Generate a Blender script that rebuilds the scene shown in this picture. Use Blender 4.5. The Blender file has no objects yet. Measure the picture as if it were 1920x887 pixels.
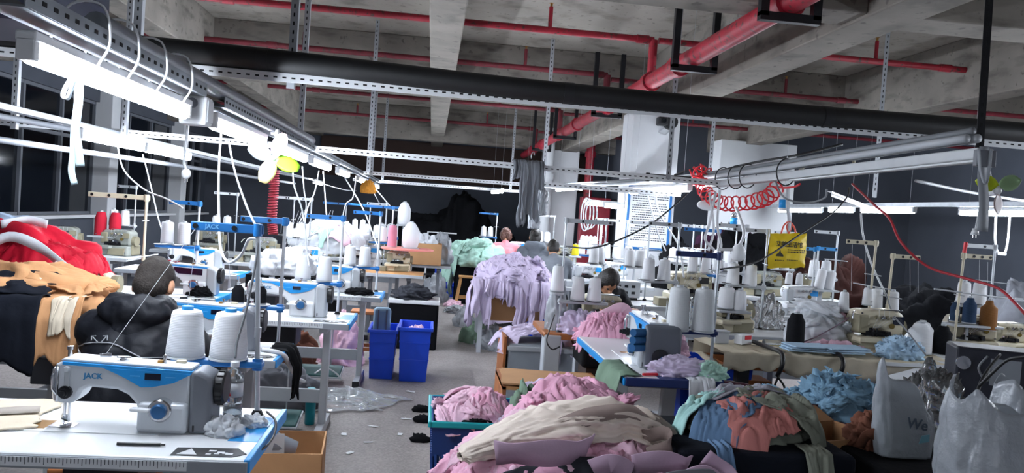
import bpy, bmesh, math, random
from mathutils import Vector, Matrix, noise as mnoise
from math import sin, cos, pi, radians as rad
S = bpy.context.scene
COL = S.collection
# ---------------------------------------------------------------- camera
FPX, CAMH = 1442.0, 1.5
def _cam_axes():
    vp = Vector((810-960, 443.5-390, -FPX)); rho = rad(4.0)
    dr = Vector((cos(rho), -sin(rho), 0)); Y = vp.copy()
    t = -vp.dot(Y)/dr.dot(Y); X = vp + t*dr
    X.normalize(); Y.normalize()
    if X.x < 0: X = -X
    return X, Y, X.cross(Y)
_X, _Y, _Z = _cam_axes()
ROT = Matrix((_X, _Y, _Z))
cam_d = bpy.data.cameras.new('camera'); cam_d.sensor_width = 36.0; cam_d.lens = 36.0*FPX/1920
cam_d.clip_start = 0.05; cam_d.clip_end = 200
cam = bpy.data.objects.new('camera', cam_d); COL.objects.link(cam)
cam.matrix_world = Matrix.Translation((0, 0, CAMH)) @ ROT.to_4x4()
S.camera = cam
def D(px, py, d):
    """world point at distance d (metres along the aisle) seen at a photo pixel"""
    r = ROT @ Vector((px-960, 443.5-py, -FPX))
    return r*(d/r.y) + Vector((0, 0, CAMH))
def G(px, py, z):
    r = ROT @ Vector((px-960, 443.5-py, -FPX))
    return r*((z-CAMH)/r.z) + Vector((0, 0, CAMH))
# ---------------------------------------------------------------- world and exposure
w = bpy.data.worlds.new('world'); S.world = w; w.use_nodes = True
bg = w.node_tree.nodes['Background']
bg.inputs[0].default_value = (0.42, 0.52, 0.72, 1); bg.inputs[1].default_value = 0.025
S.view_settings.view_transform = 'Standard'; S.view_settings.look = 'None'
S.view_settings.gamma = 1.0; S.view_settings.use_curve_mapping = False
S.view_settings.exposure = 0.7
TUBE_POWER = 90.0
CY = S.cycles; CY.max_bounces = 7; CY.diffuse_bounces = 4; CY.glossy_bounces = 3; CY.transmission_bounces = 6; CY.transparent_max_bounces = 8; CY.use_adaptive_sampling = True; CY.adaptive_threshold = 0.025; CY.caustics_reflective = False; CY.caustics_refractive = False
# ---------------------------------------------------------------- materials
MATS = {}
def hexc(h):
    h = h.lstrip('#'); v = [int(h[i:i+2], 16)/255 for i in (0, 2, 4)]
    return tuple((c/12.92 if c <= .04045 else ((c+.055)/1.055)**2.4) for c in v) + (1,)
def mat(name, col, rough=.6, metal=0, var=0.0, scale=8, bump=0, bscale=60, spec=.5, trans=0, alpha=1, emit=0, coat=0, sheen=0, kind=None):
    if name in MATS: return MATS[name]
    m = bpy.data.materials.new(name); m.use_nodes = True; MATS[name] = m
    nt = m.node_tree; b = nt.nodes['Principled BSDF']; c = hexc(col)
    def setin(k, v):
        if k in b.inputs: b.inputs[k].default_value = v
    setin('Base Color', c); setin('Roughness', rough); setin('Metallic', metal); setin('Specular IOR Level', spec)
    setin('Transmission Weight', trans); setin('Alpha', alpha); setin('Coat Weight', coat); setin('Sheen Weight', sheen)
    if emit:
        setin('Emission Color', c); setin('Emission Strength', emit)
    tc = nt.nodes.new('ShaderNodeTexCoord')
    def noise_tex(s, det=4, stretch=None):
        n = nt.nodes.new('ShaderNodeTexNoise'); n.inputs['Scale'].default_value = s; n.inputs['Detail'].default_value = det
        if stretch:
            mp = nt.nodes.new('ShaderNodeMapping'); mp.inputs['Scale'].default_value = stretch
            nt.links.new(tc.outputs['Object'], mp.inputs[0]); nt.links.new(mp.outputs[0], n.inputs['Vector'])
        else: nt.links.new(tc.outputs['Object'], n.inputs['Vector'])
        return n
    def mixc(fac, a, bb):
        mx = nt.nodes.new('ShaderNodeMix'); mx.data_type = 'RGBA'
        nt.links.new(fac, mx.inputs['Factor'])
        for k, v in ((6, a), (7, bb)):
            if isinstance(v, tuple): mx.inputs[k].default_value = v
            else: nt.links.new(v, mx.inputs[k])
        return mx.outputs[2]
    def ramp(src, a, bb):
        r = nt.nodes.new('ShaderNodeValToRGB'); r.color_ramp.elements[0].position = a; r.color_ramp.elements[1].position = bb
        nt.links.new(src, r.inputs[0]); return r.outputs[0]
    dk = tuple(x*(1-var) for x in c[:3])+(1,); lt = tuple(min(1, x*(1+var)) for x in c[:3])+(1,)
    if var:
        n = noise_tex(scale); out = mixc(ramp(n.outputs['Fac'], .3, .7), dk, lt)
        if kind == 'floor':
            v = nt.nodes.new('ShaderNodeTexVoronoi'); v.inputs['Scale'].default_value = 85
            nt.links.new(tc.outputs['Object'], v.inputs['Vector'])
            out = mixc(ramp(v.outputs['Color'], .1, .9), out, tuple(x*1.5 for x in c[:3])+(1,))
            n2 = noise_tex(1.1, 8); out = mixc(ramp(n2.outputs['Fac'], .55, .8), out, tuple(x*.55 for x in c[:3])+(1,))
            n3 = noise_tex(2.4, 5); rr = nt.nodes.new('ShaderNodeMapRange'); rr.inputs['To Min'].default_value = .38; rr.inputs['To Max'].default_value = .75
            nt.links.new(n3.outputs['Fac'], rr.inputs[0]); nt.links.new(rr.outputs[0], b.inputs['Roughness'])
        if kind == 'concrete':
            n2 = noise_tex(3.0, 10, (1, 1, 3)); out = mixc(ramp(n2.outputs['Fac'], .52, .75), out, tuple(x*.45 for x in c[:3])+(1,))
            n3 = noise_tex(14, 6); out = mixc(ramp(n3.outputs['Fac'], .62, .68), out, tuple(x*.6 for x in c[:3])+(1,))
        if kind == 'rust':
            n3 = noise_tex(26, 6); out = mixc(ramp(n3.outputs['Fac'], .56, .66), out, (.07, .03, .025, 1))
        nt.links.new(out, b.inputs['Base Color'])
    if kind == 'yarn':
        wv = nt.nodes.new('ShaderNodeTexWave'); wv.bands_direction = 'Z'; wv.inputs['Scale'].default_value = 60; wv.inputs['Distortion'].default_value = 1.2
        nt.links.new(tc.outputs['Object'], wv.inputs['Vector'])
        bp = nt.nodes.new('ShaderNodeBump'); bp.inputs['Strength'].default_value = .35; bp.inputs['Distance'].default_value = .002
        nt.links.new(wv.outputs['Fac'], bp.inputs['Height']); nt.links.new(bp.outputs[0], b.inputs['Normal'])
    elif bump:
        n = noise_tex(bscale, 6); bp = nt.nodes.new('ShaderNodeBump'); bp.inputs['Strength'].default_value = bump; bp.inputs['Distance'].default_value = .01
        nt.links.new(n.outputs['Fac'], bp.inputs['Height']); nt.links.new(bp.outputs[0], b.inputs['Normal'])
    return m
def fabric(name, col, var=.12, rough=.95):
    return mat(name, col, rough, var=var, scale=5, bump=.25, bscale=28, spec=.12)
CONC = mat('concrete', '#7f7a73', .9, var=.18, scale=2.2, bump=.35, bscale=9, kind='concrete', spec=.2)
SLABM = mat('slab_concrete', '#98938b', .9, var=.12, scale=1.6, bump=.2, bscale=12, kind='concrete', spec=.2)
FLOORM = mat('floor_terrazzo', '#7d7775', .5, var=.12, scale=3, bump=.06, bscale=70, kind='floor')
WHITEP = mat('white_plaster', '#d6d9dc', .85, var=.05, scale=2, bump=.05, bscale=30)
GREYP = mat('dark_plaster', '#4b505a', .9, var=.1, scale=1.5, bump=.08, bscale=20)
BROWNP = mat('brown_panel', '#3a2a24', .8, var=.15, scale=2)
STEEL = mat('galvanised_steel', '#b4b9be', .42, .75, var=.1, scale=12, bump=.05)
DSTEEL = mat('dark_steel', '#26272b', .45, .6, var=.15, scale=10)
SLOT = mat('slot_dark', '#0c0d10', .9)
WHITE = mat('white_paint', '#d9dcdf', .4, var=.03, scale=6)
TOPW = mat('white_laminate', '#e0e3e6', .3, var=.03, scale=4, bump=.02)
GREYM = mat('grey_paint', '#aeb3b8', .45, var=.05, scale=6)
DGREY = mat('dark_grey_plastic', '#6a6e76', .45, var=.04)
MGREY = mat('mid_grey_paint', '#868b92', .5, var=.05)
SILVER = mat('silver_paint', '#c9ced4', .38, .25, var=.03)
BLUE = mat('blue_plastic', '#1f8fd6', .35, var=.04)
BLUED = mat('deep_blue_paint', '#1f6fb4', .4, var=.06)
NAVY = mat('navy_paint', '#1d2e63', .45, var=.08)
NAVYK = mat('near_black_navy', '#141726', .5, var=.1)
BLACK = mat('black_plastic', '#15161a', .45, var=.1)
DUCTM = mat('black_insulation', '#121315', .55, var=.25, scale=4, bump=.15, bscale=14)
CHROME = mat('chrome', '#d8dbe0', .18, 1.0)
BRASS = mat('brass', '#a47c42', .35, .8)
CREAM = mat('cream_enamel', '#cfc7ae', .4, var=.06, scale=6)
CREAMD = mat('cream_dark', '#8d8770', .5, var=.1)
RED = mat('red_paint', '#97192c', .5, var=.18, scale=7, kind='rust', bump=.1)
REDD = mat('dark_red_paint', '#6d1f2b', .6, var=.2, scale=7, kind='rust')
REDP = mat('red_plastic', '#d2232f', .4, var=.08)
CARD = mat('cardboard', '#b98d63', .9, var=.08, scale=6, bump=.1, bscale=40)
CARDD = mat('cardboard_inside', '#9c7450', .95, var=.08, scale=6)
WOOD = mat('orange_wood', '#9a5c2c', .6, var=.2, scale=9, bump=.1)
WOODL = mat('pale_wood', '#b98a55', .6, var=.15, scale=9)
BINB = mat('blue_crate_plastic', '#1448cf', .38, var=.06)
TEAL = mat('teal_plastic', '#0fa0a6', .4, var=.06)
TEALD = mat('deep_blue_basket', '#143a78', .45, var=.08)
CABLE = mat('grey_cable', '#c8ccd0', .55)
CABLEK = mat('black_cable', '#17181b', .5)
CABLEG = mat('mid_grey_cable', '#74787d', .55)
YARN = mat('white_yarn', '#dddfe2', .9, kind='yarn', spec=.15, var=.03, scale=4)
YARNK = mat('black_yarn', '#16171b', .9, kind='yarn', spec=.15, var=.1)
YARNP = mat('pink_yarn', '#d98ba0', .9, kind='yarn', spec=.15, var=.05)
YARNR = mat('red_yarn', '#a91f31', .9, kind='yarn', spec=.15, var=.05)
YARNN = mat('navy_yarn', '#2d3f58', .9, kind='yarn', spec=.15, var=.08)
YARNB = mat('brown_yarn', '#865a30', .8, kind='yarn', spec=.2, var=.08)
CLEARP = mat('clear_film', '#f2f6f8', .12, trans=.9, bump=.3, bscale=25)
BAGW = mat('milky_film', '#c6ccd4', .26, trans=.5, bump=.8, bscale=22)
GLASS = mat('night_glass', '#0b1018', .08, spec=.8)
SKIN = mat('skin', '#b98768', .55, var=.06, scale=10)
HAIR = mat('black_hair', '#17130f', .5, var=.2, scale=40, bump=.6, bscale=120)
# ---------------------------------------------------------------- mesh helpers
class MB:
    def __init__(self): self.v = []; self.f = []
    def add(self, vs, fs):
        o = len(self.v); self.v += [tuple(p) for p in vs]; self.f += [tuple(i+o for i in f) for f in fs]; return self
    def box(self, c, s, M=None):
        cx, cy, cz = c; x, y, z = s[0]/2, s[1]/2, s[2]/2
        vs = [Vector((cx+i*x, cy+j*y, cz+k*z)) for k in (-1, 1) for j in (-1, 1) for i in (-1, 1)]
        if M: vs = [M @ p for p in vs]
        return self.add(vs, [(0, 2, 3, 1), (4, 5, 7, 6), (0, 1, 5, 4), (2, 6, 7, 3), (0, 4, 6, 2), (1, 3, 7, 5)])
    def bar(self, p0, p1, w, h):
        p0, p1 = Vector(p0), Vector(p1); d = p1-p0
        M = Matrix.Translation((p0+p1)/2) @ d.to_track_quat('X', 'Z').to_matrix().to_4x4()
        return self.box((0, 0, 0), (d.length, w, h), M)
    def cyl(self, p0, p1, r0, r1=None, n=12):
        p0, p1 = Vector(p0), Vector(p1); r1 = r0 if r1 is None else r1
        q = (p1-p0).to_track_quat('Z', 'Y'); vs = []
        for p, r in ((p0, r0), (p1, r1)):
            vs += [p + q @ Vector((r*cos(2*pi*i/n), r*sin(2*pi*i/n), 0)) for i in range(n)]
        fs = [(i, (i+1) % n, n+(i+1) % n, n+i) for i in range(n)]
        return self.add(vs, fs + [tuple(range(n))[::-1], tuple(range(n, 2*n))])
    def lathe(self, prof, c=(0, 0, 0), n=16, M=None):
        vs = []; fs = []; m = len(prof); c = Vector(c)
        for r, z in prof: vs += [Vector((r*cos(2*pi*i/n), r*sin(2*pi*i/n), z)) for i in range(n)]
        for j in range(m-1):
            fs += [(j*n+i, j*n+(i+1) % n, (j+1)*n+(i+1) % n, (j+1)*n+i) for i in range(n)]
        fs += [tuple(range(n))[::-1], tuple(range((m-1)*n, m*n))]
        vs = [(M @ p if M else p)+c for p in vs]
        return self.add(vs, fs)
    def tube(self, pts, r, n=6):
        pts = [Vector(p) for p in pts]; m = len(pts); vs = []; fs = []
        rr = r if isinstance(r, (list, tuple)) else [r]*m
        up = Vector((0, 0, 1)); t0 = (pts[1]-pts[0]).normalized()
        nrm = t0.cross(up) if abs(t0.z) < .9 else t0.cross(Vector((1, 0, 0))); nrm.normalize()
        for i, p in enumerate(pts):
            t = (pts[min(i+1, m-1)]-pts[max(i-1, 0)])
            t = t.normalized() if t.length > 1e-9 else t0
            nrm = nrm - t*nrm.dot(t); nrm.normalize(); bi = t.cross(nrm)
            vs += [p + nrm*(rr[i]*cos(2*pi*k/n)) + bi*(rr[i]*sin(2*pi*k/n)) for k in range(n)]
        for j in range(m-1):
            fs += [(j*n+i, j*n+(i+1) % n, (j+1)*n+(i+1) % n, (j+1)*n+i) for i in range(n)]
        fs += [tuple(range(n))[::-1], tuple(range((m-1)*n, m*n))]
        return self.add(vs, fs)
    def prism(self, poly, a, b, axis='y', M=None):
        n = len(poly)
        def mk(u, v, t): return Vector((u, t, v)) if axis == 'y' else (Vector((u, v, t)) if axis == 'z' else Vector((t, u, v)))
        vs = [mk(u, v, a) for u, v in poly] + [mk(u, v, b) for u, v in poly]
        if M: vs = [M @ p for p in vs]
        fs = [(i, (i+1) % n, n+(i+1) % n, n+i) for i in range(n)]
        return self.add(vs, fs + [tuple(range(n))[::-1], tuple(range(n, 2*n))])
    def grid(self, fn, nu, nv):
        vs = [fn(i/nu, j/nv) for j in range(nv+1) for i in range(nu+1)]; k = nu+1
        return self.add(vs, [(j*k+i, j*k+i+1, (j+1)*k+i+1, (j+1)*k+i) for j in range(nv) for i in range(nu)])
    def ball(self, c, r, n=12, m=8):
        c = Vector(c); r = r if isinstance(r, (tuple, list)) else (r, r, r)
        vs = [c+Vector((0, 0, -r[2]))]; fs = []
        for j in range(1, m):
            a = -pi/2+pi*j/m
            vs += [c+Vector((r[0]*cos(a)*cos(2*pi*i/n), r[1]*cos(a)*sin(2*pi*i/n), r[2]*sin(a))) for i in range(n)]
        vs.append(c+Vector((0, 0, r[2])))
        fs += [(0, 1+(i+1) % n, 1+i) for i in range(n)]
        for j in range(m-2): fs += [(1+j*n+i, 1+j*n+(i+1) % n, 1+(j+1)*n+(i+1) % n, 1+(j+1)*n+i) for i in range(n)]
        L = len(vs)-1; fs += [(L, 1+(m-2)*n+i, 1+(m-2)*n+(i+1) % n) for i in range(n)]
        return self.add(vs, fs)
    def build(self, name, m, parent=None, smooth=False, bevel=0, bseg=2, solid=0, angle=None):
        me = bpy.data.meshes.new(name); me.from_pydata(self.v, [], self.f)
        bm = bmesh.new(); bm.from_mesh(me); bmesh.ops.recalc_face_normals(bm, faces=bm.faces); bm.to_mesh(me); bm.free()
        me.materials.append(m)
        if smooth:
            me.polygons.foreach_set('use_smooth', [True]*len(me.polygons))
            if angle:
                try: me.set_sharp_from_angle(angle=rad(angle))
                except Exception: pass
        o = bpy.data.objects.new(name, me); COL.objects.link(o)
        if parent is not None: o.parent = parent
        if solid:
            md = o.modifiers.new('solid', 'SOLIDIFY'); md.thickness = solid; md.offset = 0
        if bevel:
            md = o.modifiers.new('bevel', 'BEVEL'); md.width = bevel; md.segments = bseg; md.limit_method = 'ANGLE'; md.angle_limit = rad(40)
        return o
def tag(o, label, cat=None, group=None, kind=None):
    o['label'] = label
    if cat: o['category'] = cat
    if group: o['group'] = group
    if kind: o['kind'] = kind
    return o
def thing(name, label, cat, loc=(0, 0, 0), rz=0, group=None):
    o = bpy.data.objects.new(name, None); o.empty_display_size = .05; COL.objects.link(o)
    o.location = loc; o.rotation_euler = (0, 0, rz)
    return tag(o, label, cat, group)
def copy_tree(o, loc=None, rz=None, label=None, group=None, parent=None, scale=None):
    c = o.copy(); COL.objects.link(c)
    if parent is not None: c.parent = parent
    if loc is not None: c.location = loc
    if rz is not None: c.rotation_euler = (0, 0, rz)
    if scale is not None: c.scale = (scale,)*3
    if label: c['label'] = label
    if group: c['group'] = group
    for ch in [x for x in o.children]: copy_tree(ch, parent=c)
    return c
def struct(o, label=None):
    o['kind'] = 'structure'
    if label: o['label'] = label
    return o
def smooth_path(pts, k=6):
    pts = [Vector(p) for p in pts]; out = []
    P = [pts[0]*2-pts[1]] + pts + [pts[-1]*2-pts[-2]]
    for i in range(1, len(P)-2):
        a, b, c, d = P[i-1], P[i], P[i+1], P[i+2]
        for j in range(k):
            t = j/k
            out.append(.5*((2*b)+(c-a)*t+(2*a-5*b+4*c-d)*t*t+(-a+3*b-3*c+d)*t**3))
    out.append(pts[-1]); return out
def cable(name, label, cat, pts, r, m, group=None, k=6, n=6):
    return tag(MB().tube(smooth_path(pts, k), r, n).build(name, m, smooth=True), label, cat, group)
def text_mesh(name, body, size, m, parent, loc, rot, depth=.0006, align='CENTER'):
    cu = bpy.data.curves.new(name, 'FONT'); cu.body = body; cu.size = size; cu.extrude = depth
    cu.align_x = align; cu.align_y = 'CENTER'; cu.resolution_u = 3; cu.offset = size*.022
    t = bpy.data.objects.new(name+'_tmp', cu); COL.objects.link(t)
    dg = bpy.context.evaluated_depsgraph_get(); dg.update()
    me = bpy.data.meshes.new_from_object(t.evaluated_get(dg)); bpy.data.objects.remove(t); bpy.data.curves.remove(cu)
    me.materials.clear(); me.materials.append(m)
    o = bpy.data.objects.new(name, me); COL.objects.link(o); o.parent = parent
    o.location = loc; o.rotation_euler = rot
    return o
def nz(x, y, z=0.0): return mnoise.noise(Vector((x, y, z)))
def ridge(x, y, z): return 1-abs(mnoise.noise(Vector((x, y, z))))*2
# ---------------------------------------------------------------- the room shell
SLAB, BBOT = 3.58, 2.9
YB, YBR, XL, XR = 19.0, 14.5, -5.4, 9.5
struct(MB().box((2, 9, -.05), (16, 24, .1)).build('floor', FLOORM), 'grey speckled concrete workshop floor')
ceil = struct(MB().box((2, 9, SLAB+.06), (16, 24, .12)).build('ceiling', SLABM), 'bare concrete ceiling slab with beams')
def beam(name, x0, x1, y0, y1, zb, m=CONC): return MB().box(((x0+x1)/2, (y0+y1)/2, (zb+SLAB)/2), (x1-x0, y1-y0, SLAB-zb)).build(name, m, ceil, bevel=.012)
for y in (4.75, 9.7, 16.3): beam('cross_beam', XL, 2.62, y-.16, y+.16, BBOT); beam('cross_beam', 2.96, XR, y-.16, y+.16, BBOT)
beam('main_beam', 2.62, 2.96, -1, YB, BBOT-.02)
for x, zb in ((-2.85, 3.05), (0.02, 3.0), (5.35, 2.95)):
    for ya, yb in ((-1, 4.59), (4.91, 9.54), (9.86, 16.14), (16.46, 19)): beam('rib', x-.14, x+.14, ya, yb, zb)
struct(MB().box(((XL+3.9)/2, YB+.1, SLAB/2), (3.9-XL, .2, SLAB)).build('wall_back', GREYP), 'dark grey far wall of the workshop')
bb = MB().box((.5, YB-.03, 2.6), (6.5, .06, .95)).build('trim_1', BROWNP); struct(bb, 'dark brown panel band high on the far wall')
struct(MB().box(((3.9+XR)/2, YBR+.1, SLAB/2), (XR-3.9, .2, SLAB)).build('wall_far', GREYP), 'dark blue grey wall behind the right rows')
struct(MB().box((3.9, (YB+YBR)/2+.05, SLAB/2), (.2, YB-YBR-.1, SLAB)).build('wall_side', GREYP), 'return wall between the two far walls')
struct(MB().box((XR+.1, 9, SLAB/2), (.2, 24, SLAB)).build('wall_right', GREYP), 'dark right wall of the workshop')
struct(MB().box((2, -3.0, SLAB/2), (16, .2, SLAB)).build('wall_front', GREYP), 'wall behind the camera')
# left wall with windows between white piers
wl = struct(MB().box((XL-.1, 9, .5), (.2, 24, 1.0)).box((XL-.1, 9, 3.2), (.2, 24, .76)).build('wall_left', GREYP), 'left window wall with low parapet')
MB().box((XL+.06, 9, 1.0), (.14, 23.8, .05)).build('sill', WHITEP, wl, bevel=.008)
edges = [-2.9, 2.4, 6.0, 9.6, 13.2, 16.8, 19.0]
for i, y in enumerate(edges[:-1]):
    p = MB().box((XL+.02, y, 1.8), (.36, .34, 3.56)).build('pier', WHITEP, wl, bevel=.01)
    y0, y1 = y+.17, edges[i+1]-.17
    wn = MB(); 
    for t in (0, .333, .667, 1): wn.box((XL-.08, y0+(y1-y0)*t, 1.92), (.06, .05, 1.8))
    for z in (1.04, 2.2, 2.8): wn.box((XL-.08, (y0+y1)/2, z), (.05, y1-y0, .05))
    fr = struct(wn.build('window_%d' % (i+1), DGREY), ['window by the curtain, dark glass at night', 'dark night window behind the red jackets pile', 'dark window behind the left lamp row', 'dark window left of the far white pier', 'dark window between the far white piers', 'dark window nearest the far wall'][i])
    for t in range(3):
        ya = y0+(y1-y0)*t/3; yb = y0+(y1-y0)*(t+1)/3
        for z0, z1 in ((1.06, 2.18), (2.22, 2.78)):
            MB().box((XL-.1, (ya+yb)/2, (z0+z1)/2), (.012, yb-ya-.05, z1-z0)).build('pane', GLASS, fr)
# pillars
def pillar(x, y, s, label, top=BBOT):
    return struct(MB().box((x, y, top/2), (s[0], s[1], top)).build('pillar', WHITEP, bevel=.015), label)
P1 = pillar(2.74, 9.75, (.62, .5), 'white painted square pillar carrying the notice board')
pillar(2.72, 16.3, (.6, .5), 'grey far pillar beside the red pipe')
pillar(5.45, 12.8, (1.35, .4), 'broad white wall pier on the right', 3.0)
# ---------------------------------------------------------------- services: pipes, duct, rails, lamps
def pipe(name, label, cat, p0, p1, r, m, rings=(), ups=(), group=None, n=14):
    """straight pipe with couplings (rings: fractions) and upright sprinkler stubs (ups: (fraction, length))"""
    p0, p1 = Vector(p0), Vector(p1); d = (p1-p0).normalized()
    t = thing(name, label, cat, p0, 0, group)
    L = (p1-p0).length
    MB().cyl((0, 0, 0), p1-p0, r, n=n).build('pipe_run', m, t, smooth=True, angle=40)
    for f in rings: MB().cyl(d*(f*L-.06), d*(f*L+.06), r*1.28, n=n).build('coupling', m, t, smooth=True, angle=40)
    for f, l in ups:
        q = d*(f*L); sgn = 1 if l > 0 else -1
        s = MB().cyl(q, q+Vector((0, 0, l)), r*.62, n=8).build('riser', m, t, smooth=True, angle=40)
        MB().cyl(q+Vector((0, 0, l)), q+Vector((0, 0, l+.03*sgn)), .012, n=8).cyl(q+Vector((0, 0, l+.03*sgn)), q+Vector((0, 0, l+.035*sgn)), .022, n=8).build('sprinkler_head', BRASS, s)
    return t
RM_X, RM_Z = 2.0, 2.85
mp = pipe('sprinkler_main', 'thick red sprinkler main pipe running along the concrete beam', 'pipe', (RM_X, -1, RM_Z), (RM_X, 17.5, RM_Z), .075, RED, [(y+1)/18.5 for y in (1.5, 4.4, 6.4, 7.25, 9.05, 11, 12.6, 14.5, 16)], n=18)
rows = [(7.25, 'red sprinkler branch pipe crossing under the nearest ceiling bay', RED), (9.2, 'red sprinkler branch pipe in front of the first far cross beam', REDD), (12.6, 'thin dark red branch pipe behind the first far cross beam', REDD), (15.6, 'thin dark red branch pipe before the last cross beam', REDD)]
for y, lab, m in rows:
    t = pipe('sprinkler_branch', lab + ', left of the main', 'pipe', (-5.2, y, 3.25), (2.0, y, 3.25), .032, m, (.2, .45, .72, .985), [(.27, .2), (.5, -.0001+.18), (.86, .22)], n=10)
    MB().cyl((7.2, 0, 0), (7.2, 0, RM_Z-3.25), .042, n=10).build('drop_pipe', m, t, smooth=True, angle=40)
    pipe('sprinkler_branch', lab + ', right of the main', 'pipe', (2.05, y, 3.25 if y == 7.25 else 3.2), (9.4, y, 3.25 if y == 7.25 else 3.2), .03, m if y == 7.25 else REDD, (.1, .4), [(.3, .2), (.55, .22), (.8, .2)], n=10)
# trapeze hangers carrying the main
for i, y in enumerate((4.35, 6.0, 9.1, 12.0, 14.6)):
    h = MB()
    for dx in (-.16, .16): h.box((dx, 0, .37), (.05, .05, .74))
    h.box((0, 0, 0), (.37, .05, .05))
    tag(h.build('pipe_hanger', DSTEEL), ['black steel trapeze hanger on the red main, nearest one', 'second black trapeze hanger along the red main', 'third black trapeze hanger along the red main', 'fourth black trapeze hanger along the red main', 'farthest black trapeze hanger on the red main'][i], 'hanger').location = (RM_X, y, RM_Z-.1)
pipe('red_standpipe', 'vertical red standpipe beside the far grey pillar', 'pipe', (3.22, 15.9, 0), (3.22, 15.9, 3.56), .09, RED, (.2, .5, .8))
tag(MB().box((0, 0, 0), (.62, .22, 1.5)).build('fire_cabinet', mat('fire_red', '#8f1f30', .5, var=.12), bevel=.02), 'dark red fire hose cabinet on the far standpipe', 'cabinet').location = (3.35, 15.7, 1.2)
pipe('white_downpipe', 'white plastic downpipe standing before the far grey pillar', 'pipe', (2.32, 15.7, 0), (2.32, 15.7, 3.3), .11, WHITEP, (.3, .7))
# black insulated duct and the slotted angle that carries it
def slotted(name, label, p0, p1, wdt=.038, m=None, group=None, pitch=.05, slot=(.022, .009), face='y'):
    """slotted steel angle: two flanges and a row of punched slots"""
    p0, p1 = Vector(p0), Vector(p1); v = p1-p0; L = v.length; d = v.normalized()
    up = Vector((0, 0, 1)) if abs(d.z) < .7 else Vector((1, 0, 0))
    sd = d.cross(up).normalized()
    if sd.y > 0: sd = -sd            # towards the near side
    up = sd.cross(d).normalized()
    if up.z < -.1: up = -up
    t = thing(name, label, 'angle iron', p0, 0, group)
    th = .003
    a = MB()
    def plank(mb, c0, c1, c2):   # box spanned by d (full), c1 width vec, c2 thickness vec
        vs = []
        for k in (0, 1):
            for j in (-.5, .5):
                for i in (-.5, .5): vs.append(v*k + c0 + c1*j + c2*i)
        mb.add(vs, [(0, 1, 3, 2), (4, 6, 7, 5), (0, 4, 5, 1), (2, 3, 7, 6), (0, 2, 6, 4), (1, 5, 7, 3)])
    plank(a, Vector(), up*wdt, sd*th)
    plank(a, up*(wdt/2) - sd*(wdt/2), sd*wdt, up*th)
    a.build('flange', m or STEEL, t)
    s = MB(); n = int(L/pitch)
    for i in range(n):
        c = d*(pitch*(i+.5)) + sd*(th*.5+.0006)
        for q in (c,):
            a1, b1 = d*slot[0]/2, up*slot[1]/2
            s.add([q-a1-b1, q+a1-b1, q+a1+b1, q-a1+b1, q-a1-b1-sd*.002, q+a1-b1-sd*.002, q+a1+b1-sd*.002, q-a1+b1-sd*.002], [(0, 1, 2, 3), (4, 7, 6, 5), (0, 4, 5, 1), (1, 5, 6, 2), (2, 6, 7, 3), (3, 7, 4, 0)])
    if n: s.build('slot_row', SLOT, t)['kind'] = 'stuff'
    return t
DY = 4.5
t = thing('insulated_duct', 'black insulated round duct spanning the room overhead', 'duct', (0, DY, 2.24))
dp = smooth_path([(-4.6, 0, .03), (-1.56, 0, .037), (.54, 0, -.012), (2.2, 0, -.02), (2.9, 0, -.014), (6.0, 0, .0)], 12)
MB().tube(dp, .066, 16).build('duct_sleeve', DUCTM, t, smooth=True)
for x in (-2.7, -1.0, .75, 2.35, 3.7):
    z = min(dp, key=lambda p: abs(p.x-x)).z
    MB().cyl((x-.03, 0, z), (x+.03, 0, z), .0685, n=16).build('tape_band', BLACK, t, smooth=True, angle=40)
slotted('slotted_rail', 'white slotted angle rail under the black duct', (-3.4, DY-.02, 2.19), (6.0, DY-.02, 2.135), .05, WHITE)
t = thing('duct_box', 'big dark blue black fan box hanging at the top left', 'duct box', (-2.2, 3.75, 2.4))
MB().box((0, 0, 0), (1.1, .6, .46)).build('housing', NAVYK, t, bevel=.02)
MB().box((0, -.302, .1), (.98, .01, .2)).build('side_panel', mat('slate_panel', '#2a3144', .45, var=.15), t, bevel=.004)
MB().cyl((.505, -.305, -.21), (.505, -.312, -.21), .008).build('screw', CHROME, t)
text_mesh('stencil_text', '60/W', .07, mat('stencil_grey', '#4b5c74', .7), t, (-.05, -.303, -.12), (pi/2, 0, 0))
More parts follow.
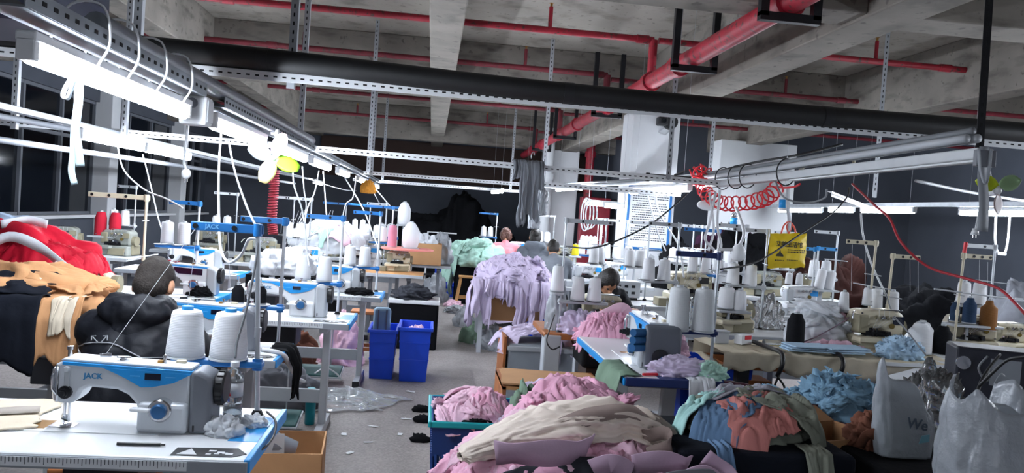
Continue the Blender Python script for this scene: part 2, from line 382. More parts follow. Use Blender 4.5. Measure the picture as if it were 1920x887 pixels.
# cross rails
slotted('slotted_rail', 'white slotted angle rail crossing in front of the lamps, from left row to pillar', (-3.6, 6.7, 1.955), (2.75, 6.7, 1.9), .05, WHITE)
slotted('slotted_rail', 'lower white slotted rail just right of the hanging grey shirt', (.98, 7.3, 1.8), (2.4, 7.3, 1.8), .045, WHITE)
slotted('slotted_rail', 'white slotted rail behind the grey shirt, middle of the room', (-1.3, 11.3, 1.94), (2.2, 11.3, 1.94), .05, WHITE)
slotted('slotted_rail', 'farthest white slotted rail before the dark wall', (-1.5, 14.6, 1.93), (2.2, 14.6, 1.93), .05, WHITE)
slotted('slotted_rail', 'white slotted rail along the right lamp row', (3.4, 6.3, 1.86), (5.5, 9.2, 1.88), .045, WHITE)
hang = [((-1.72, 4.58), 2.13, 'white slotted hanger strut left of the first lamp row'), ((-2.55, 6.62), 1.9, 'white slotted hanger strut through the left lamp rail'),
        ((-.86, 4.58), 2.13, 'white slotted hanger strut above the clip fan, near'), ((-1.14, 6.62), 1.95, 'white slotted hanger strut holding the first lamp row'),
        ((-3.4, 6.62), 1.9, 'white slotted hanger strut by the dark window'), ((-.75, 8.9), 1.86, 'thin white hanger strut left of the aisle'),
        ((-.9, 11.2), 1.9, 'thin white hanger strut behind the lamps, left aisle side'), ((-.95, 14.5), 1.9, 'thin farthest white hanger strut near the brown band'),
        ((1.28, 9.0), 1.9, 'thin white hanger strut right above the grey shirt'), ((2.05, 6.62), 1.9, 'white slotted hanger strut before the white pillar'),
        ((4.03, 6.7), 1.88, 'white slotted hanger strut over the right lamp row'), ((1.45, 14.5), 1.92, 'thin white far strut beside the far pillar'),
        ((3.15, 8.6), 1.9, 'thin white strut right of the white pillar')]
for (x, y), zb, lab in hang: slotted('hanger_strut', lab, (x, y, SLAB), (x, y, zb), .042, mat('zinc_strut', '#a4a8ad', .5, .4, var=.08))
slotted('hanger_strut', 'black slotted hanger strut at the upper right', (2.66, 3.6, SLAB), (2.7, 3.6, 1.98), .042, DSTEEL, slot=(.02, .012))
for w0, lab in (((.55, 5.3, SLAB-.04), 'unlit ceiling tube lamp in the middle bay'), ((4.15, 6.3, SLAB-.04), 'unlit double ceiling tube lamp in the right bay')):
    t = thing('ceiling_lamp', lab, 'lamp', w0)
    MB().box((0, 0, .01), (.09, 1.25, .06)).build('housing', WHITE, t, bevel=.008)
    for dx in ((0,) if 'middle' in lab else (-.03, .03)): MB().cyl((dx, -.6, -.035), (dx, .6, -.035), .014, n=10).build('tube', TOPW, t, smooth=True, angle=40)
# lamps --------------------------------------------------------------------
TUBEM = mat('lit_tube', '#ebf3ff', .4, emit=TUBE_POWER)
def lamp(label, x, y0, y1, z, group, x1=None, r=.026, z1=None):
    x1 = x if x1 is None else x1; z1 = z if z1 is None else z1
    c = Vector(((x+x1)/2, (y0+y1)/2, (z+z1)/2)); h = Vector((x1-x, y1-y0, z1-z))/2; d = h.normalized()
    t = thing('tube_lamp', label, 'lamp', c, 0, group)
    MB().bar(-h+Vector((0, 0, .045)), h+Vector((0, 0, .045)), .055, .03).build('housing', WHITE, t, bevel=.006)
    MB().cyl(-h+d*.03, h-d*.03, r, n=10).build('tube', TUBEM, t, smooth=True, angle=40)
    if group in (g3, g4):
        for s in (-.8, .8): MB().cyl(h*s+Vector((0, 0, .06)), h*s+Vector((0, 0, SLAB-c.z)), .0015, n=4).build('suspension_wire', STEEL, t)
    for s in (-1, 1): MB().bar(h*s-d*s*.028+Vector((0, 0, .012)), h*s+Vector((0, 0, .012)), .05, .06).build('end_cap', WHITE, t, bevel=.005)
g1, g2, g3, g4 = 'lamps over the left sewing column', 'lamps over the far left column', 'lamps over the middle right row', 'lamps over the right rows'
LX = -1.08
for lab, a, b in (('nearest and brightest tube lamp at upper left, ribbons tied to it', 2.14, 3.46), ('second tube lamp of the left row, behind the lamp junction box', 3.85, 5.0), ('third tube lamp of the left row, above the clip fan', 5.45, 6.6), ('fourth tube lamp of the left row', 6.9, 8.1), ('fifth tube lamp of the left row', 8.8, 9.9), ('sixth tube lamp of the left row by the orange rag', 11.2, 12.4), ('farthest tube lamp of the left row', 14.2, 15.4)):
    lamp(lab, LX, a, b, 1.83, g1)
lamp('nearer tube lamp of the far left row, behind the ribbons', -2.62, 6.0, 7.25, 1.85, g2); lamp('second tube lamp of the far left row', -2.62, 7.3, 8.6, 1.85, g2)
lamp('far tube lamp of the far left row, beyond the clip fan', -2.3, 15.2, 16.3, 1.84, g2)
lamp('bright tube lamp before the notice on the white pillar', 2.42, 7.1, 8.85, 1.85, g3, x1=2.29)
lamp('bright tube lamp left of the white pillar', 2.05, 10.8, 12.3, 1.93, g3, x1=1.98)
lamp('slanted tube lamp over the far pillar', 1.75, 12.4, 13.5, 1.86, g3, x1=1.6)
lamp('small far tube lamp left of the hanging shirt', 1.2, 13.4, 14.4, 1.87, g3, x1=1.1)
lamp('crosswise tube lamp beside the white pillar', 2.15, 9.6, 9.6, 1.68, g3, x1=2.62-.2)
lamp('crosswise tube lamp left of the white pillar over far machines', 2.2, 11.0, 11.0, 1.72, g3, x1=2.75)
lamp('first lit tube lamp at the frame edge of the right row', 5.65, 6.4, 7.75, 1.84, g4)
lamp('long lit tube lamp of the right row above the red hose', 5.7, 8.6, 9.75, 1.86, g4)
lamp('lit tube lamp of the right row above the yellow bag', 5.65, 9.85, 10.5, 1.86, g4); lamp('farthest lit tube lamp of the right row', 5.6, 10.6, 12.0, 1.85, g4)
lamp("unseen tube lamp added behind the viewer, continuing the left row", LX, -1.7, -.5, 1.83, g1); lamp("unseen tube lamp added behind the viewer, in the middle", .75, -1.9, -.7, 1.95, g3); lamp("unseen tube lamp added behind the viewer, on the right", 3.1, -2.4, -1.2, 1.95, g4)  # unseen lamps, added behind the viewer to light the foreground and right side
for lab_, ya_ in (("unseen tube lamp added to the right row beyond the frame, first", 5.05), ("unseen tube lamp added to the right row beyond the frame, second", 3.7), ("unseen tube lamp added to the right row beyond the frame, third", 2.35)): lamp(lab_, 5.65, ya_, ya_+1.2, 1.84, g4)  # unseen lamps, added past the frame to brighten the right tables
# trunking: row 1 trays
def tray(label, x, y0, y1, z, x1=None, wd=.11):
    x1 = x if x1 is None else x1
    t = thing('cable_tray', label, 'cable tray', (x, y0, z)); v = Vector((x1-x, y1-y0, 0)); L = v.length
    MB().bar((0, 0, 0), v, wd, .006).bar((-wd/2, 0, .025), v+Vector((-wd/2, 0, .025)), .004, .05).bar((wd/2, 0, .025), v+Vector((wd/2, 0, .025)), .004, .05).build('channel', mat('dull_steel', '#7f858c', .5, .6, var=.1), t)
    s = MB(); n = int(L/.06)
    for i in range(n):
        q = v*((i+.5)/n)
        for sx in (-1, 1): s.box(q+Vector((sx*(wd/2+.0025), 0, .027)), (.002, .022, .012))
    s.build('slot_row', SLOT, t)['kind'] = 'stuff'
    return t
tray('perforated steel tray above the nearest left lamp', LX, 2.02, 3.55, 1.925); tray('perforated steel tray above the left lamp row, far stretch', LX, 3.85, 16.0, 1.915)
tag(MB().cyl((LX+.02, 2.5, 1.99), (LX+.02, 6.7, 2.0), .04, n=12).build('conduit', mat('grey_conduit', '#7b8087', .4, var=.1), smooth=True, angle=40), 'grey round conduit lying on the left lamp tray', 'conduit')
for i, y in enumerate((2.45, 2.68, 2.95, 3.25)):
    tag(MB().tube(smooth_path([(LX-.06, y, 1.84), (LX-.085, y, 1.93), (LX-.03, y, 2.035), (LX+.06, y, 2.035), (LX+.085, y, 1.93), (LX+.05, y, 1.85)], 5), .004, 6).build('cable_tie', WHITE, smooth=True), ['white cable tie on the near lamp, closest to the ribbons', 'second white cable tie round the near lamp tray', 'third white cable tie round the near lamp tray', 'fourth white cable tie, by the junction box'][i], 'cable tie', 'cable ties on the near lamp')
t = thing('junction_box', 'white junction box between first and second left lamps', 'junction box', (LX, 3.6, 1.86))
MB().box((0, 0, 0), (.12, .1, .13)).build('box', WHITE, t, bevel=.012); MB().box((.062, 0, 0), (.006, .08, .1)).build('lid', GREYM, t, bevel=.004)
MB().cyl((0, -.05, .03), (0, -.065, .03), .022).build('gland', DGREY, t)
# row 2 trunking (far left) and others
for i, (lab, p, r, m) in enumerate([('grey conduit bundle above the far left lamps', [(-2.7, 2.4, 1.86), (-2.68, 4.5, 1.87), (-2.65, 7, 1.9), (-2.6, 12, 1.9), (-2.3, 17, 1.9)], .02, MGREY),
        ('white wall conduit below the far left lamps', [(-3.0, 3.0, 1.75), (-2.95, 6, 1.76), (-2.9, 9, 1.78), (-2.8, 16, 1.8)], .024, MGREY)]):
    cable('conduit', lab, 'conduit', p, r, m, k=4, n=8)
t = thing('lamp_rail', 'pale steel lamp rail of the far left row', 'rail', (-2.62, 2.5, 1.93)); MB().box((0, 6.5, 0), (.07, 13, .04)).build('channel', STEEL, t, bevel=.004)
# right foreground trunk: unlit white trough plus bundled grey conduits
t = thing('unlit_trough_lamp', 'unlit white trough lamp running from upper right', 'lamp', (0, 0, 0))
MB().bar((2.62, 3.45, 1.945), (2.6, 7.3, 1.9), .09, .055).build('housing', mat('dim_white', '#c3c7ca', .45, var=.05), t, bevel=.008)
MB().bar((2.62, 3.5, 1.912), (2.6, 5.4, 1.885), .05, .012).build('diffuser', WHITE, t, bevel=.004)
for yy in (3.44, 7.31): MB().box((2.61, yy, 1.92), (.1, .03, .08)).build('end_cap', DGREY, t, bevel=.004)
for i, (dx, dz, r) in enumerate(((-.03, .07, .022), (.03, .075, .022), (0, .11, .018))):
    cable('conduit', ['left grey conduit on the unlit trough lamp', 'right grey conduit on the unlit trough lamp', 'top thin grey conduit on the unlit trough lamp'][i], 'conduit', [(2.62+dx, 3.55, 1.955+dz), (2.61+dx, 4.6, 1.935+dz), (2.6+dx, 6.0, 1.91+dz), (2.58+dx, 7.5, 1.9+dz), (2.42+dx, 9.2, 1.9+dz), (2.1+dx, 12.5, 1.93+dz)], r, GREYM if i < 2 else CABLEG, k=5, n=10)
for i, y in enumerate((5.5, 6.2, 6.45, 6.75)):
    tag(MB().tube(smooth_path([(2.6+.075*cos(a), y, 1.95+.1*sin(a)) for a in [2*pi*j/8 for j in range(9)]], 3), .005, 6).build('strap_ring', DSTEEL, smooth=True), ['dark strap ring round the trough, nearest one', 'dark strap ring round the trough, second', 'dark strap ring round the trough, third', 'dark strap ring beside the red coil hose'][i], 'strap', 'strap rings on the right trunk')
tag(MB().cyl((2.0, 7.05, 1.93), (2.4, 7.05, 1.93), .035, n=12).cyl((2.0, 7.05, 1.93), (1.97, 7.05, 1.93), .042, n=12).build('motor_capsule', DSTEEL, smooth=True, angle=40), 'dark metal cylinder lying on the rail before the pillar', 'cylinder')
t = thing('lamp_rail', 'pale steel rail along the right lamp row', 'rail', (0, 0, 0)); MB().bar((5.6, 6.0, 1.93), (5.6, 13.5, 1.93), .06, .05).build('channel', STEEL, t)
cable('conduit', 'thin white conduit above the right lamp row', 'conduit', [(3.3, 5.0, 1.92), (4.6, 6.0, 1.93), (6.4, 7.0, 1.94)], .012, CABLE)
# security camera on the pillar
t = thing('security_camera', 'round black security camera high on the white pillar', 'camera', (2.88, 9.5, 2.79))
MB().cyl((.03, 0, 0), (.03, -.05, 0), .1, .09, n=18).build('mount_ring', BLACK, t, smooth=True, angle=40)
MB().box((-.1, -.09, -.01), (.12, .14, .11)).build('body', BLACK, t, bevel=.02); MB().cyl((-.1, -.16, -.01), (-.1, -.18, -.01), .03).build('lens', GLASS, t)
MB().tube(smooth_path([(-.05, -.03, -.08), (-.12, -.05, -.14), (-.04, -.05, -.17), (.02, -.03, -.12)], 5), .008).build('cable_loop', CABLE, t, smooth=True)
# ---------------------------------------------------------------- sewing machines, tables, thread stands
LOGO = mat('logo_blue', '#1d6f9e', .5); DISP = mat('display_glass', '#10182e', .15, var=.2); DIALB = mat('dial_blue', '#2b5f8f', .35, .3)
def make_lockstitch(name, label, panel=True, bodym=None, loc=(0, 0, 0), rz=0, group=None, logo=True, endm=None):
    bodym = bodym or SILVER
    t = thing(name, label, 'sewing machine', loc, rz, group)
    arm = [(.0, .105), (.0, .185), (.008, .207), (.028, .219), (.43, .205), (.43, .0), (.272, .0), (.268, .06), (.26, .088), (.235, .116), (.2, .132), (.115, .137), (.092, .125), (.078, .098), (.06, .082), (.02, .08)]
    b = MB().prism(arm, -.05, .05).build('arm_body', bodym, t, smooth=True, bevel=.012, bseg=3, angle=50)
    MB().box((.35, 0, .05), (.158, .15, .1)).build('pillar_base', bodym, t, smooth=True, bevel=.016, bseg=3, angle=50)
    MB().prism([(.02, .2185), (.428, .204), (.428, .214), (.03, .227)], -.045, .045).build('top_cover', WHITE, t, bevel=.004)
    pan = [(.03, .207), (.43, .194), (.432, .204), (.03, .217)]
    MB().prism(pan, -.0525, .0525).build('blue_strip', BLUE, t, bevel=.001)
    p = MB().prism([(.15, .204), (.43, .194), (.375, .163), (.31, .147), (.275, .145), (.225, .172), (.185, .19)], -.054, -.046).build('control_panel', BLUE if panel else WHITE, t, bevel=.001)
    if panel:
        MB().box((.31, -.0545, .181), (.05, .003, .022)).build('display', DISP, p, bevel=.001)
        for kx in (.255, .365): MB().box((kx, -.0545, .1815), (.03, .002, .003)).build('key_row', mat('key_tint', '#57aee6', .4), p)
    else:
        MB().prism([(.2, .197), (.4, .19), (.4, .145), (.23, .15), (.2, .175)], -.0565, -.053).build('display', DISP, p, bevel=.001)
    MB().prism([(.428, .0), (.428, .206), (.455, .207), (.492, .19), (.5, .17), (.5, .012), (.49, .0)], -.062, .062).build('end_housing', endm or DGREY, t, smooth=True, bevel=.014, bseg=3, angle=50)
    MB().box((.447, -.063, .02), (.006, .002, .02)).build('vent_slit', BLACK, t)
    Mx = Matrix.Translation((.5, 0, .145)) @ Matrix.Rotation(pi/2, 4, 'Y')
    wv = MB().lathe([(.03, -.012), (.052, 0), (.056, .006), (.056, .026), (.05, .032), (.018, .034)], n=20, M=Mx).build('hand_wheel', BLACK, t, smooth=True, angle=40)
    g = MB()
    for i in range(14):
        a = 2*pi*i/14; g.box((.516, .056*cos(a), .145+.056*sin(a)), (.02, .006, .006))
    g.build('grip_ribs', BLACK, wv)
    My = Matrix.Translation((.345, -.077, .078)) @ Matrix.Rotation(pi/2, 4, 'X')
    d = MB().lathe([(.038, -.03), (.037, .004), (.033, .008)], n=24, M=My).build('stitch_dial', CHROME, t, smooth=True, angle=40)
    MB().lathe([(.026, .0), (.024, .018), (.02, .022)], n=12, M=My).build('dial_knob', DIALB, d, smooth=True, angle=30)
    MB().prism([(.258, .088), (.315, .085), (.32, .079), (.312, .075), (.258, .077)], -.1, -.074).build('reverse_lever', WHITE, t, bevel=.004)
    f = MB().prism([(.003, .1), (.0, .19), (.012, .208), (.022, .205), (.022, .085), (.01, .085)], -.054, .04).build('face_plate', CHROME, t, smooth=True, bevel=.006, angle=50)
    MB().box((.047, -.053, .165), (.016, .008, .07)).cyl((.047, -.052, .195), (.047, -.066, .195), .009).build('thread_guide', GREYM, t, bevel=.002)
    MB().cyl((.045, -.05, .12), (.045, -.062, .12), .021).cyl((.045, -.062, .12), (.045, -.076, .12), .013).cyl((.045, -.076, .12), (.045, -.086, .12), .009).build('tension_dial', DSTEEL, t, smooth=True, angle=40)
    MB().tube([(.012, -.056, .2), (.006, -.062, .17), (.008, -.062, .13), (.02, -.058, .108)], .004).build('take_up_lever', CHROME, t, smooth=True)
    MB().cyl((.03, -.02, .09), (.03, -.02, .04), .0055, n=8).cyl((.03, -.02, .04), (.03, -.02, .026), .009, n=8).cyl((.03, -.02, .026), (.03, -.02, .004), .0018, n=6).build('needle_bar', CHROME, t, smooth=True, angle=40)
    MB().cyl((.044, -.02, .085), (.044, -.02, .014), .0045, n=8).box((.04, -.028, .009), (.02, .04, .007)).cyl((.04, -.02, .02), (.028, -.03, .03), .006, n=6).build('presser_foot', CHROME, t, smooth=True, angle=40)
    MB().cyl((.03, 0, .22), (.03, 0, .247), .007).cyl((.03, 0, .247), (.03, 0, .258), .01).build('foot_adjuster', CHROME, t, smooth=True, angle=40)
    MB().box((.14, -.005, .222), (.04, .02, .003)).bar((.125, -.005, .232), (.16, -.005, .236), .004, .012).build('top_thread_guide', CHROME, t)
    MB().cyl((.2, -.01, .219), (.2, -.01, .226), .02).cyl((.2, -.01, .226), (.2, -.01, .232), .012).bar((.18, -.01, .232), (.225, -.012, .233), .006, .005).build('bobbin_winder', CHROME, t, smooth=True, angle=40)
    MB().cyl((.315, -.005, .21), (.315, -.005, .226), .009).build('brass_guide', BRASS, t, smooth=True, angle=40)
    MB().cyl((.328, 0, .21), (.328, 0, .236), .005).cyl((.328, 0, .236), (.328, 0, .241), .008).build('thread_post', CHROME, t, smooth=True, angle=40)
    MB().cyl((.35, .01, .209), (.35, .01, .216), .012).build('oil_cap', DGREY, t, smooth=True, angle=40)
    MB().box((.375, .02, .217), (.03, .02, .016)).build('rubber_pad', CREAM, t, bevel=.002)
    MB().box((.12, 0, .0015), (.46, .178, .003)).build('bed_plate', TOPW, t, bevel=.001)
    MB().box((.03, -.02, .0035), (.075, .05, .002)).build('needle_plate', CHROME, t); MB().box((-.035, -.02, .0032), (.05, .09, .002)).build('slide_plate', BRASS, t)
    if logo: text_mesh('logo', 'JACK', .0245, LOGO, t, (.125, -.0512, .174), (pi/2, radians_roll(.0), 0), .0008)
    return t
def radians_roll(a): return a
def make_table(name, label, loc=(0, 0, 0), rz=0, w=1.2, d=.56, h=.75, topm=None, edgem=None, ruler=True, treadle=True, frontm=None, legm=None, blue_end=True, drawer=True, stand=True):
    """origin on the floor under the middle of the table; front is -y"""
    topm = topm or TOPW; edgem = edgem or BLUE; legm = legm or GREYM
    t = thing(name, label, 'sewing table', loc, rz)
    th = .04
    tp = MB().box((0, 0, h-th/2), (w, d, th)).build('table_top', topm, t, bevel=.008)
    MB().box((0, -d/2-.004, h-th/2-.002), (w, .01, th*.9)).build('front_edge', frontm or MGREY, tp, bevel=.003)
    if blue_end:
        MB().prism([(w/2-.012, -d/2), (w/2+.006, -d/2), (w/2+.006, d/2), (w/2-.012, d/2)], h-th, h+.0008, axis='z').build('end_edge', edgem, tp, bevel=.003)
        MB().prism([(w/2-.1, -d/2+.17), (w/2-.012, -d/2+.17), (w/2-.012, d/2-.12), (w/2-.07, d/2-.12)], h, h+.0012, axis='z').build('blue_inlay', edgem, tp)
        MB().prism([(w/2-.22, -d/2+.02), (w/2-.05, -d/2+.02), (w/2-.015, -d/2+.05), (w/2-.05, -d/2+.1), (w/2-.22, -d/2+.09)], h, h+.0015, axis='z').build('notice_decal', BLACK, tp)
        dc = MB().prism([(w/2-.205, -d/2+.03), (w/2-.15, -d/2+.03), (w/2-.178, -d/2+.082)], h+.0012, h+.0022, axis='z')
        for k in range(3): dc.box((w/2-.115+.026*k, -d/2+.068-.012*k, h+.0018), (.02, .012, .001)).box((w/2-.12+.022*k, -d/2+.038+.006*k, h+.0018), (.014, .01, .001))
        dc.build('decal_symbols', WHITE, tp)['kind'] = 'stuff'
    if ruler:
        r = MB().box((-.05, -d/2-.0098, h-.02), (w*.82, .002, .026)).build('ruler_strip', mat('ruler_white', '#d5d9dd', .4), tp)
        q = MB()
        for i in range(int(w*.82/.01)):
            x = -.05-w*.41+.005+i*.01; l = .014 if i % 5 else .02
            q.box((x, -d/2-.0112, h-.0075-l/2), (.0022, .001, l))
        q.build('ruler_ticks', mat('ruler_dark', '#53585f', .5), r)['kind'] = 'stuff'
    if stand:
        for s in (-1, 1):
            x = s*(w/2-.16)
            MB().bar((x, -.02*s*0, .05), (x, .02, h-th-.03), .045, .07).build('leg', legm, t, bevel=.004)
            MB().box((x, .0, .03), (.05, d*.95, .06)).build('foot_bar', legm, t, bevel=.004)
            MB().box((x, 0, h-th-.02), (.05, d*.8, .03)).build('top_bracket', legm, t, bevel=.003)
            for sy in (-1, 1): MB().box((x, sy*d*.47, .03), (.056, .012, .055)).build('foot_cap', BLACK, t, bevel=.003)
        MB().box((0, .05, .22), (w-.32, .025, .09)).build('cross_bar', legm, t, bevel=.004)
    if treadle:
        td = MB().box((.12, -.02, .095), (.36, .24, .018), Matrix.Rotation(.16, 4, 'X')).build('treadle', mat('treadle_green', '#2d5a58', .6, var=.1), t, bevel=.006)
        MB().box((.12, -.02, .085), (.38, .26, .014), Matrix.Rotation(.16, 4, 'X')).build('treadle_frame', GREYM, td, bevel=.004)
        MB().cyl((.2, .06, .12), (.2, .1, h-th), .005, n=6).build('treadle_rod', GREYM, t)
    if drawer:
        MB().box((-w*.3, -.02, h-th-.07), (.24, .34, .12)).build('drawer', mat('drawer_grey', '#4b4f56', .6, var=.08), t, bevel=.006)
        MB().box((.14, .06, h-th-.08), (.22, .22, .15)).build('oil_pan', DSTEEL, t, bevel=.01)
    return t
def stand(label, loc, h=.66, arm=.28, ang=pi, armm=None, polem=None, tray_h=.28, tray=.3, trays=None, eyelets=2, trayang=None, pegs=((-.13, 0), (-.26, 0)), arm2=None, logo=False, lean=(0, 0)):
    """thread stand: pole, blue top arm, spool tray with pegs. ang = direction of the arm in the plan"""
    armm = armm or BLUED; polem = polem or STEEL
    t = thing('thread_stand', label, 'thread stand', loc)
    top = Vector((lean[0], lean[1], h))
    MB().cyl((0, 0, 0), top, .0085, n=10).build('pole', polem, t, smooth=True, angle=40)
    MB().cyl((0, 0, 0), (0, 0, .018), .022, .014, n=12).build('pole_foot', DSTEEL, t, smooth=True, angle=40)
    MB().cyl(top*.42, top*.42+Vector((0, 0, .035)), .0115, n=10).build('collar', polem, t, smooth=True, angle=40)
    d = Vector((cos(ang), sin(ang), 0)); n = Vector((-d.y, d.x, 0))
    a = MB().bar(top-d*.02, top+d*arm, .008, .03).build('guide_arm', armm, t, bevel=.003)
    MB().cyl(top-Vector((0, 0, .022)), top+Vector((0, 0, .02)), .015, n=10).build('arm_clamp', armm, t, smooth=True, angle=40)
    for i in range(eyelets):
        q = top+d*(arm*(.35+.58*i/max(1, eyelets-1)) if eyelets > 1 else arm*.9)
        MB().cyl(q-n*.008, q+n*.008, .009, n=8).build('eyelet', DSTEEL, a, smooth=True, angle=40)
    if logo: text_mesh('arm_logo', 'JACK', .02, mat('arm_logo_tint', '#7fc2ee', .5), a, top+d*(arm*.68)+Vector((0, -.0055, 0)), (pi/2, 0, 0))
    if tray_h:
        ta = ang if trayang is None else trayang
        d2 = Vector((cos(ta), sin(ta), 0)); b0 = top*(tray_h/h); n2 = Vector((-d2.y, d2.x, 0))
        r = MB().bar(b0-d2*.02, b0+d2*tray, .05, .022).build('spool_tray', armm, t, bevel=.006)
        MB().cyl(b0-Vector((0, 0, .02)), b0+Vector((0, 0, .02)), .017, n=10).build('tray_clamp', armm, t, smooth=True, angle=40)
        for (px_, py_) in pegs:
            q = b0+d2*(-px_)+n2*py_
            MB().cyl(q+Vector((0, 0, .011)), q+Vector((0, 0, .015)), .052, n=16).build('spool_disc', GREYM if armm is BLUED else DSTEEL, r, smooth=True, angle=40)
            MB().cyl(q+Vector((0, 0, .015)), q+Vector((0, 0, .15)), .003, n=6).build('spool_peg', STEEL, r)
    if arm2:
        for hz, l in arm2:
            b0 = top*(hz/h); MB().cyl(b0-n*l/2, b0+n*l/2, .004, n=6).build('thread_bar', STEEL, t)
    t['tray_top'] = loc[2]+tray_h+.015 if tray_h else 0
    return t
CONES = {}
def cone(label, p, h=.17, r0=.055, r1=.038, m=None, group=None, cap=None, kind='cone', scale=1.0, lean=0):
    """thread package standing at p: yarn body with a plastic core"""
    m = m or YARN; key = (h, r0, r1, m.name, cap.name if cap else '', kind)
    if key in CONES: 
        o = copy_tree(CONES[key], p, label=label, group=group)
    else:
        o = thing('thread_cone' if kind != 'spool' else 'thread_spool', label, 'thread cone', p, 0, group)
        if kind == 'cone': prof = [(r0*.9, .004), (r0, .012), (r0*.985, .03), (r1*1.08, h-.015), (r1*.98, h-.004), (r1*.7, h)]
        elif kind == 'bell': prof = [(r0*.7, .004), (r0*.86, .02), (r0, h*.3), (r0*.98, h*.68), (r1*1.15, h*.9), (r1*.8, h*.97), (r1*.5, h)]
        else: prof = [(r0, .006), (r0*1.02, .02), (r0*.98, h*.75), (r1, h*.87), (r1*.85, h-.006), (r1*.7, h)]
        MB().lathe(prof, n=22).build('yarn', m, o, smooth=True, angle=60)
        MB().lathe([(r0*1.04, 0), (r0*1.04, .006), (r0*.6, .007)], n=18).build('base_rim', cap and WHITE or GREYM, o, smooth=True, angle=40)
        MB().lathe([(r1*.42, h-.004), (r1*.42, h+.012), (r1*.3, h+.013)], n=10).build('core_cap', cap or GREYM, o, smooth=True, angle=40)
        CONES[key] = o
    if lean: o.rotation_euler = (0, lean, 0)
    return o
def make_overlock(name, label, loc, rz=0, m=None, accent=None, scale=1.0, dk=None):
    """overlock / coverstitch head: base, cloth plate, head with four tension knobs"""
    m = m or CREAM; dk = dk or CREAMD
    t = thing(name, label, 'sewing machine', loc, rz); t.scale = (scale,)*3
    MB().box((0, 0, .05), (.3, .22, .1)).build('base', m, t, bevel=.018, bseg=3)
    MB().box((-.09, -.115, .085), (.17, .09, .03)).build('cloth_plate', m, t, bevel=.006)
    MB().prism([(-.13, .14), (-.145, .2), (-.12, .25), (.1, .26), (.15, .235), (.15, .1), (.05, .1), (.03, .135), (.0, .15)], -.07, .08).build('head', m, t, smooth=True, bevel=.02, bseg=3, angle=50)
    MB().box((-.11, -.035, .17), (.07, .1, .11)).build('face_cover', dk, t, bevel=.012)
    MB().prism([(-.05, -.02), (.12, -.02), (.13, .05), (-.04, .04)], -.118, -.1, M=Matrix.Translation((0, 0, .03))).build('looper_cover', dk, t, bevel=.004)
    for i in range(4):
        x = -.03+i*.034
        k = MB().cyl((x, -.068, .215), (x, -.085, .215), .012, n=10).cyl((x, -.085, .215), (x, -.1, .215), .007, n=8).build('tension_knob', CHROME if i % 2 else dk, t, smooth=True, angle=40)
    MB().box((.11, -.073, .2), (.07, .01, .05)).build('badge', accent or dk, t, bevel=.003)
    MB().cyl((-.09, -.06, .13), (-.09, -.06, .09), .004, n=6).box((-.09, -.075, .1), (.03, .05, .008)).build('presser_foot', CHROME, t)
    MB().cyl((.15, 0, .15), (.185, 0, .15), .05, n=16).build('hand_wheel', dk, t, smooth=True, angle=40)
    MB().bar((-.02, -.09, .262), (.12, -.09, .262), .006, .006).bar((-.02, -.09, .262), (-.02, 0, .255), .006, .006).bar((.12, -.09, .262), (.12, 0, .255), .006, .006).build('thread_rack', CHROME, t)
    MB().box((-.2, -.06, .03), (.09, .14, .06)).build('waste_box', dk, t, bevel=.006)
    mech = MB().box((-.02, -.06, .118), (.16, .05, .03)).cyl((-.05, -.085, .15), (-.05, -.085, .1), .006, n=6).cyl((-.03, -.085, .15), (-.03, -.085, .1), .005, n=6).bar((-.07, -.09, .125), (.05, -.1, .112), .012, .01).cyl((.03, -.09, .12), (.03, -.115, .12), .014, n=8)
    mech.build('needle_mechanism', DSTEEL, t)
    MB().cyl((.07, -.07, .165), (.07, -.078, .165), .016, n=12).build('oil_window', mat('oil_window', '#6b5a2a', .15), t, smooth=True, angle=40)
    MB().box((.155, .03, .06), (.03, .14, .1)).build('belt_guard', dk, t, bevel=.012)
    for sx, sz in ((-.125, .235), (.13, .12), (-.13, .03), (.13, .03)): MB().cyl((sx, -.071 if sz > .1 else -.111, sz), (sx, -.076 if sz > .1 else -.114, sz), .006, n=8).build('screw', CHROME, t)
    MB().tube([(-.14, -.02, .24), (-.17, -.05, .235), (-.19, -.09, .2)], .005).build('lift_lever', CHROME, t, smooth=True)
    th_ = MB()
    for i in range(4): th_.tube([(-.03+i*.034, -.09, .262), (-.03+i*.034, -.095, .225), (-.06+i*.01, -.09, .15)], .0009, 4)
    th_.build('loose_threads', YARN, t)['kind'] = 'stuff'
    return t
# ---- left sewing column ---------------------------------------------------
T1 = make_table('sewing_table', 'white sewing table with blue end in the left foreground', (-1.1, 2.5, 0), 0, w=1.26, d=.56)
M1 = make_lockstitch('sewing_machine', 'silver and blue lockstitch sewing machine in the left foreground', loc=(-1.112, 2.5, .75))
M1.scale = (.95, .95, .95)
T2 = make_table('sewing_table', 'white sewing table with blue end in front of the man', (-1.27, 3.84, 0), w=1.2, d=.44)
M2 = make_lockstitch('sewing_machine', 'blue and white sewing machine behind the two big near cones', loc=(-1.3, 3.84, .75))
T3 = make_table('sewing_table', 'white sewing table above the green treadle, third on the left', (-1.06, 5.05, 0), w=1.2, d=.5)
M3 = make_lockstitch('sewing_machine', 'white blue sewing machine on the third left table', loc=(-1.13, 5.05, .75), bodym=WHITE, endm=GREYM)
T4 = make_table('sewing_table', 'white sewing table beside the blue bins, fourth on the left', (-.96, 6.5, 0), w=1.2, d=.5)
M4 = make_lockstitch('sewing_machine', 'white sewing machine with blue badge on the fourth left table', loc=(-1.05, 6.5, .75), bodym=WHITE, endm=GREYM, logo=False)
T5 = make_table('sewing_table', 'white sewing table at the far side of the man', (-2.02, 5.85, 0), w=1.1, d=.5)
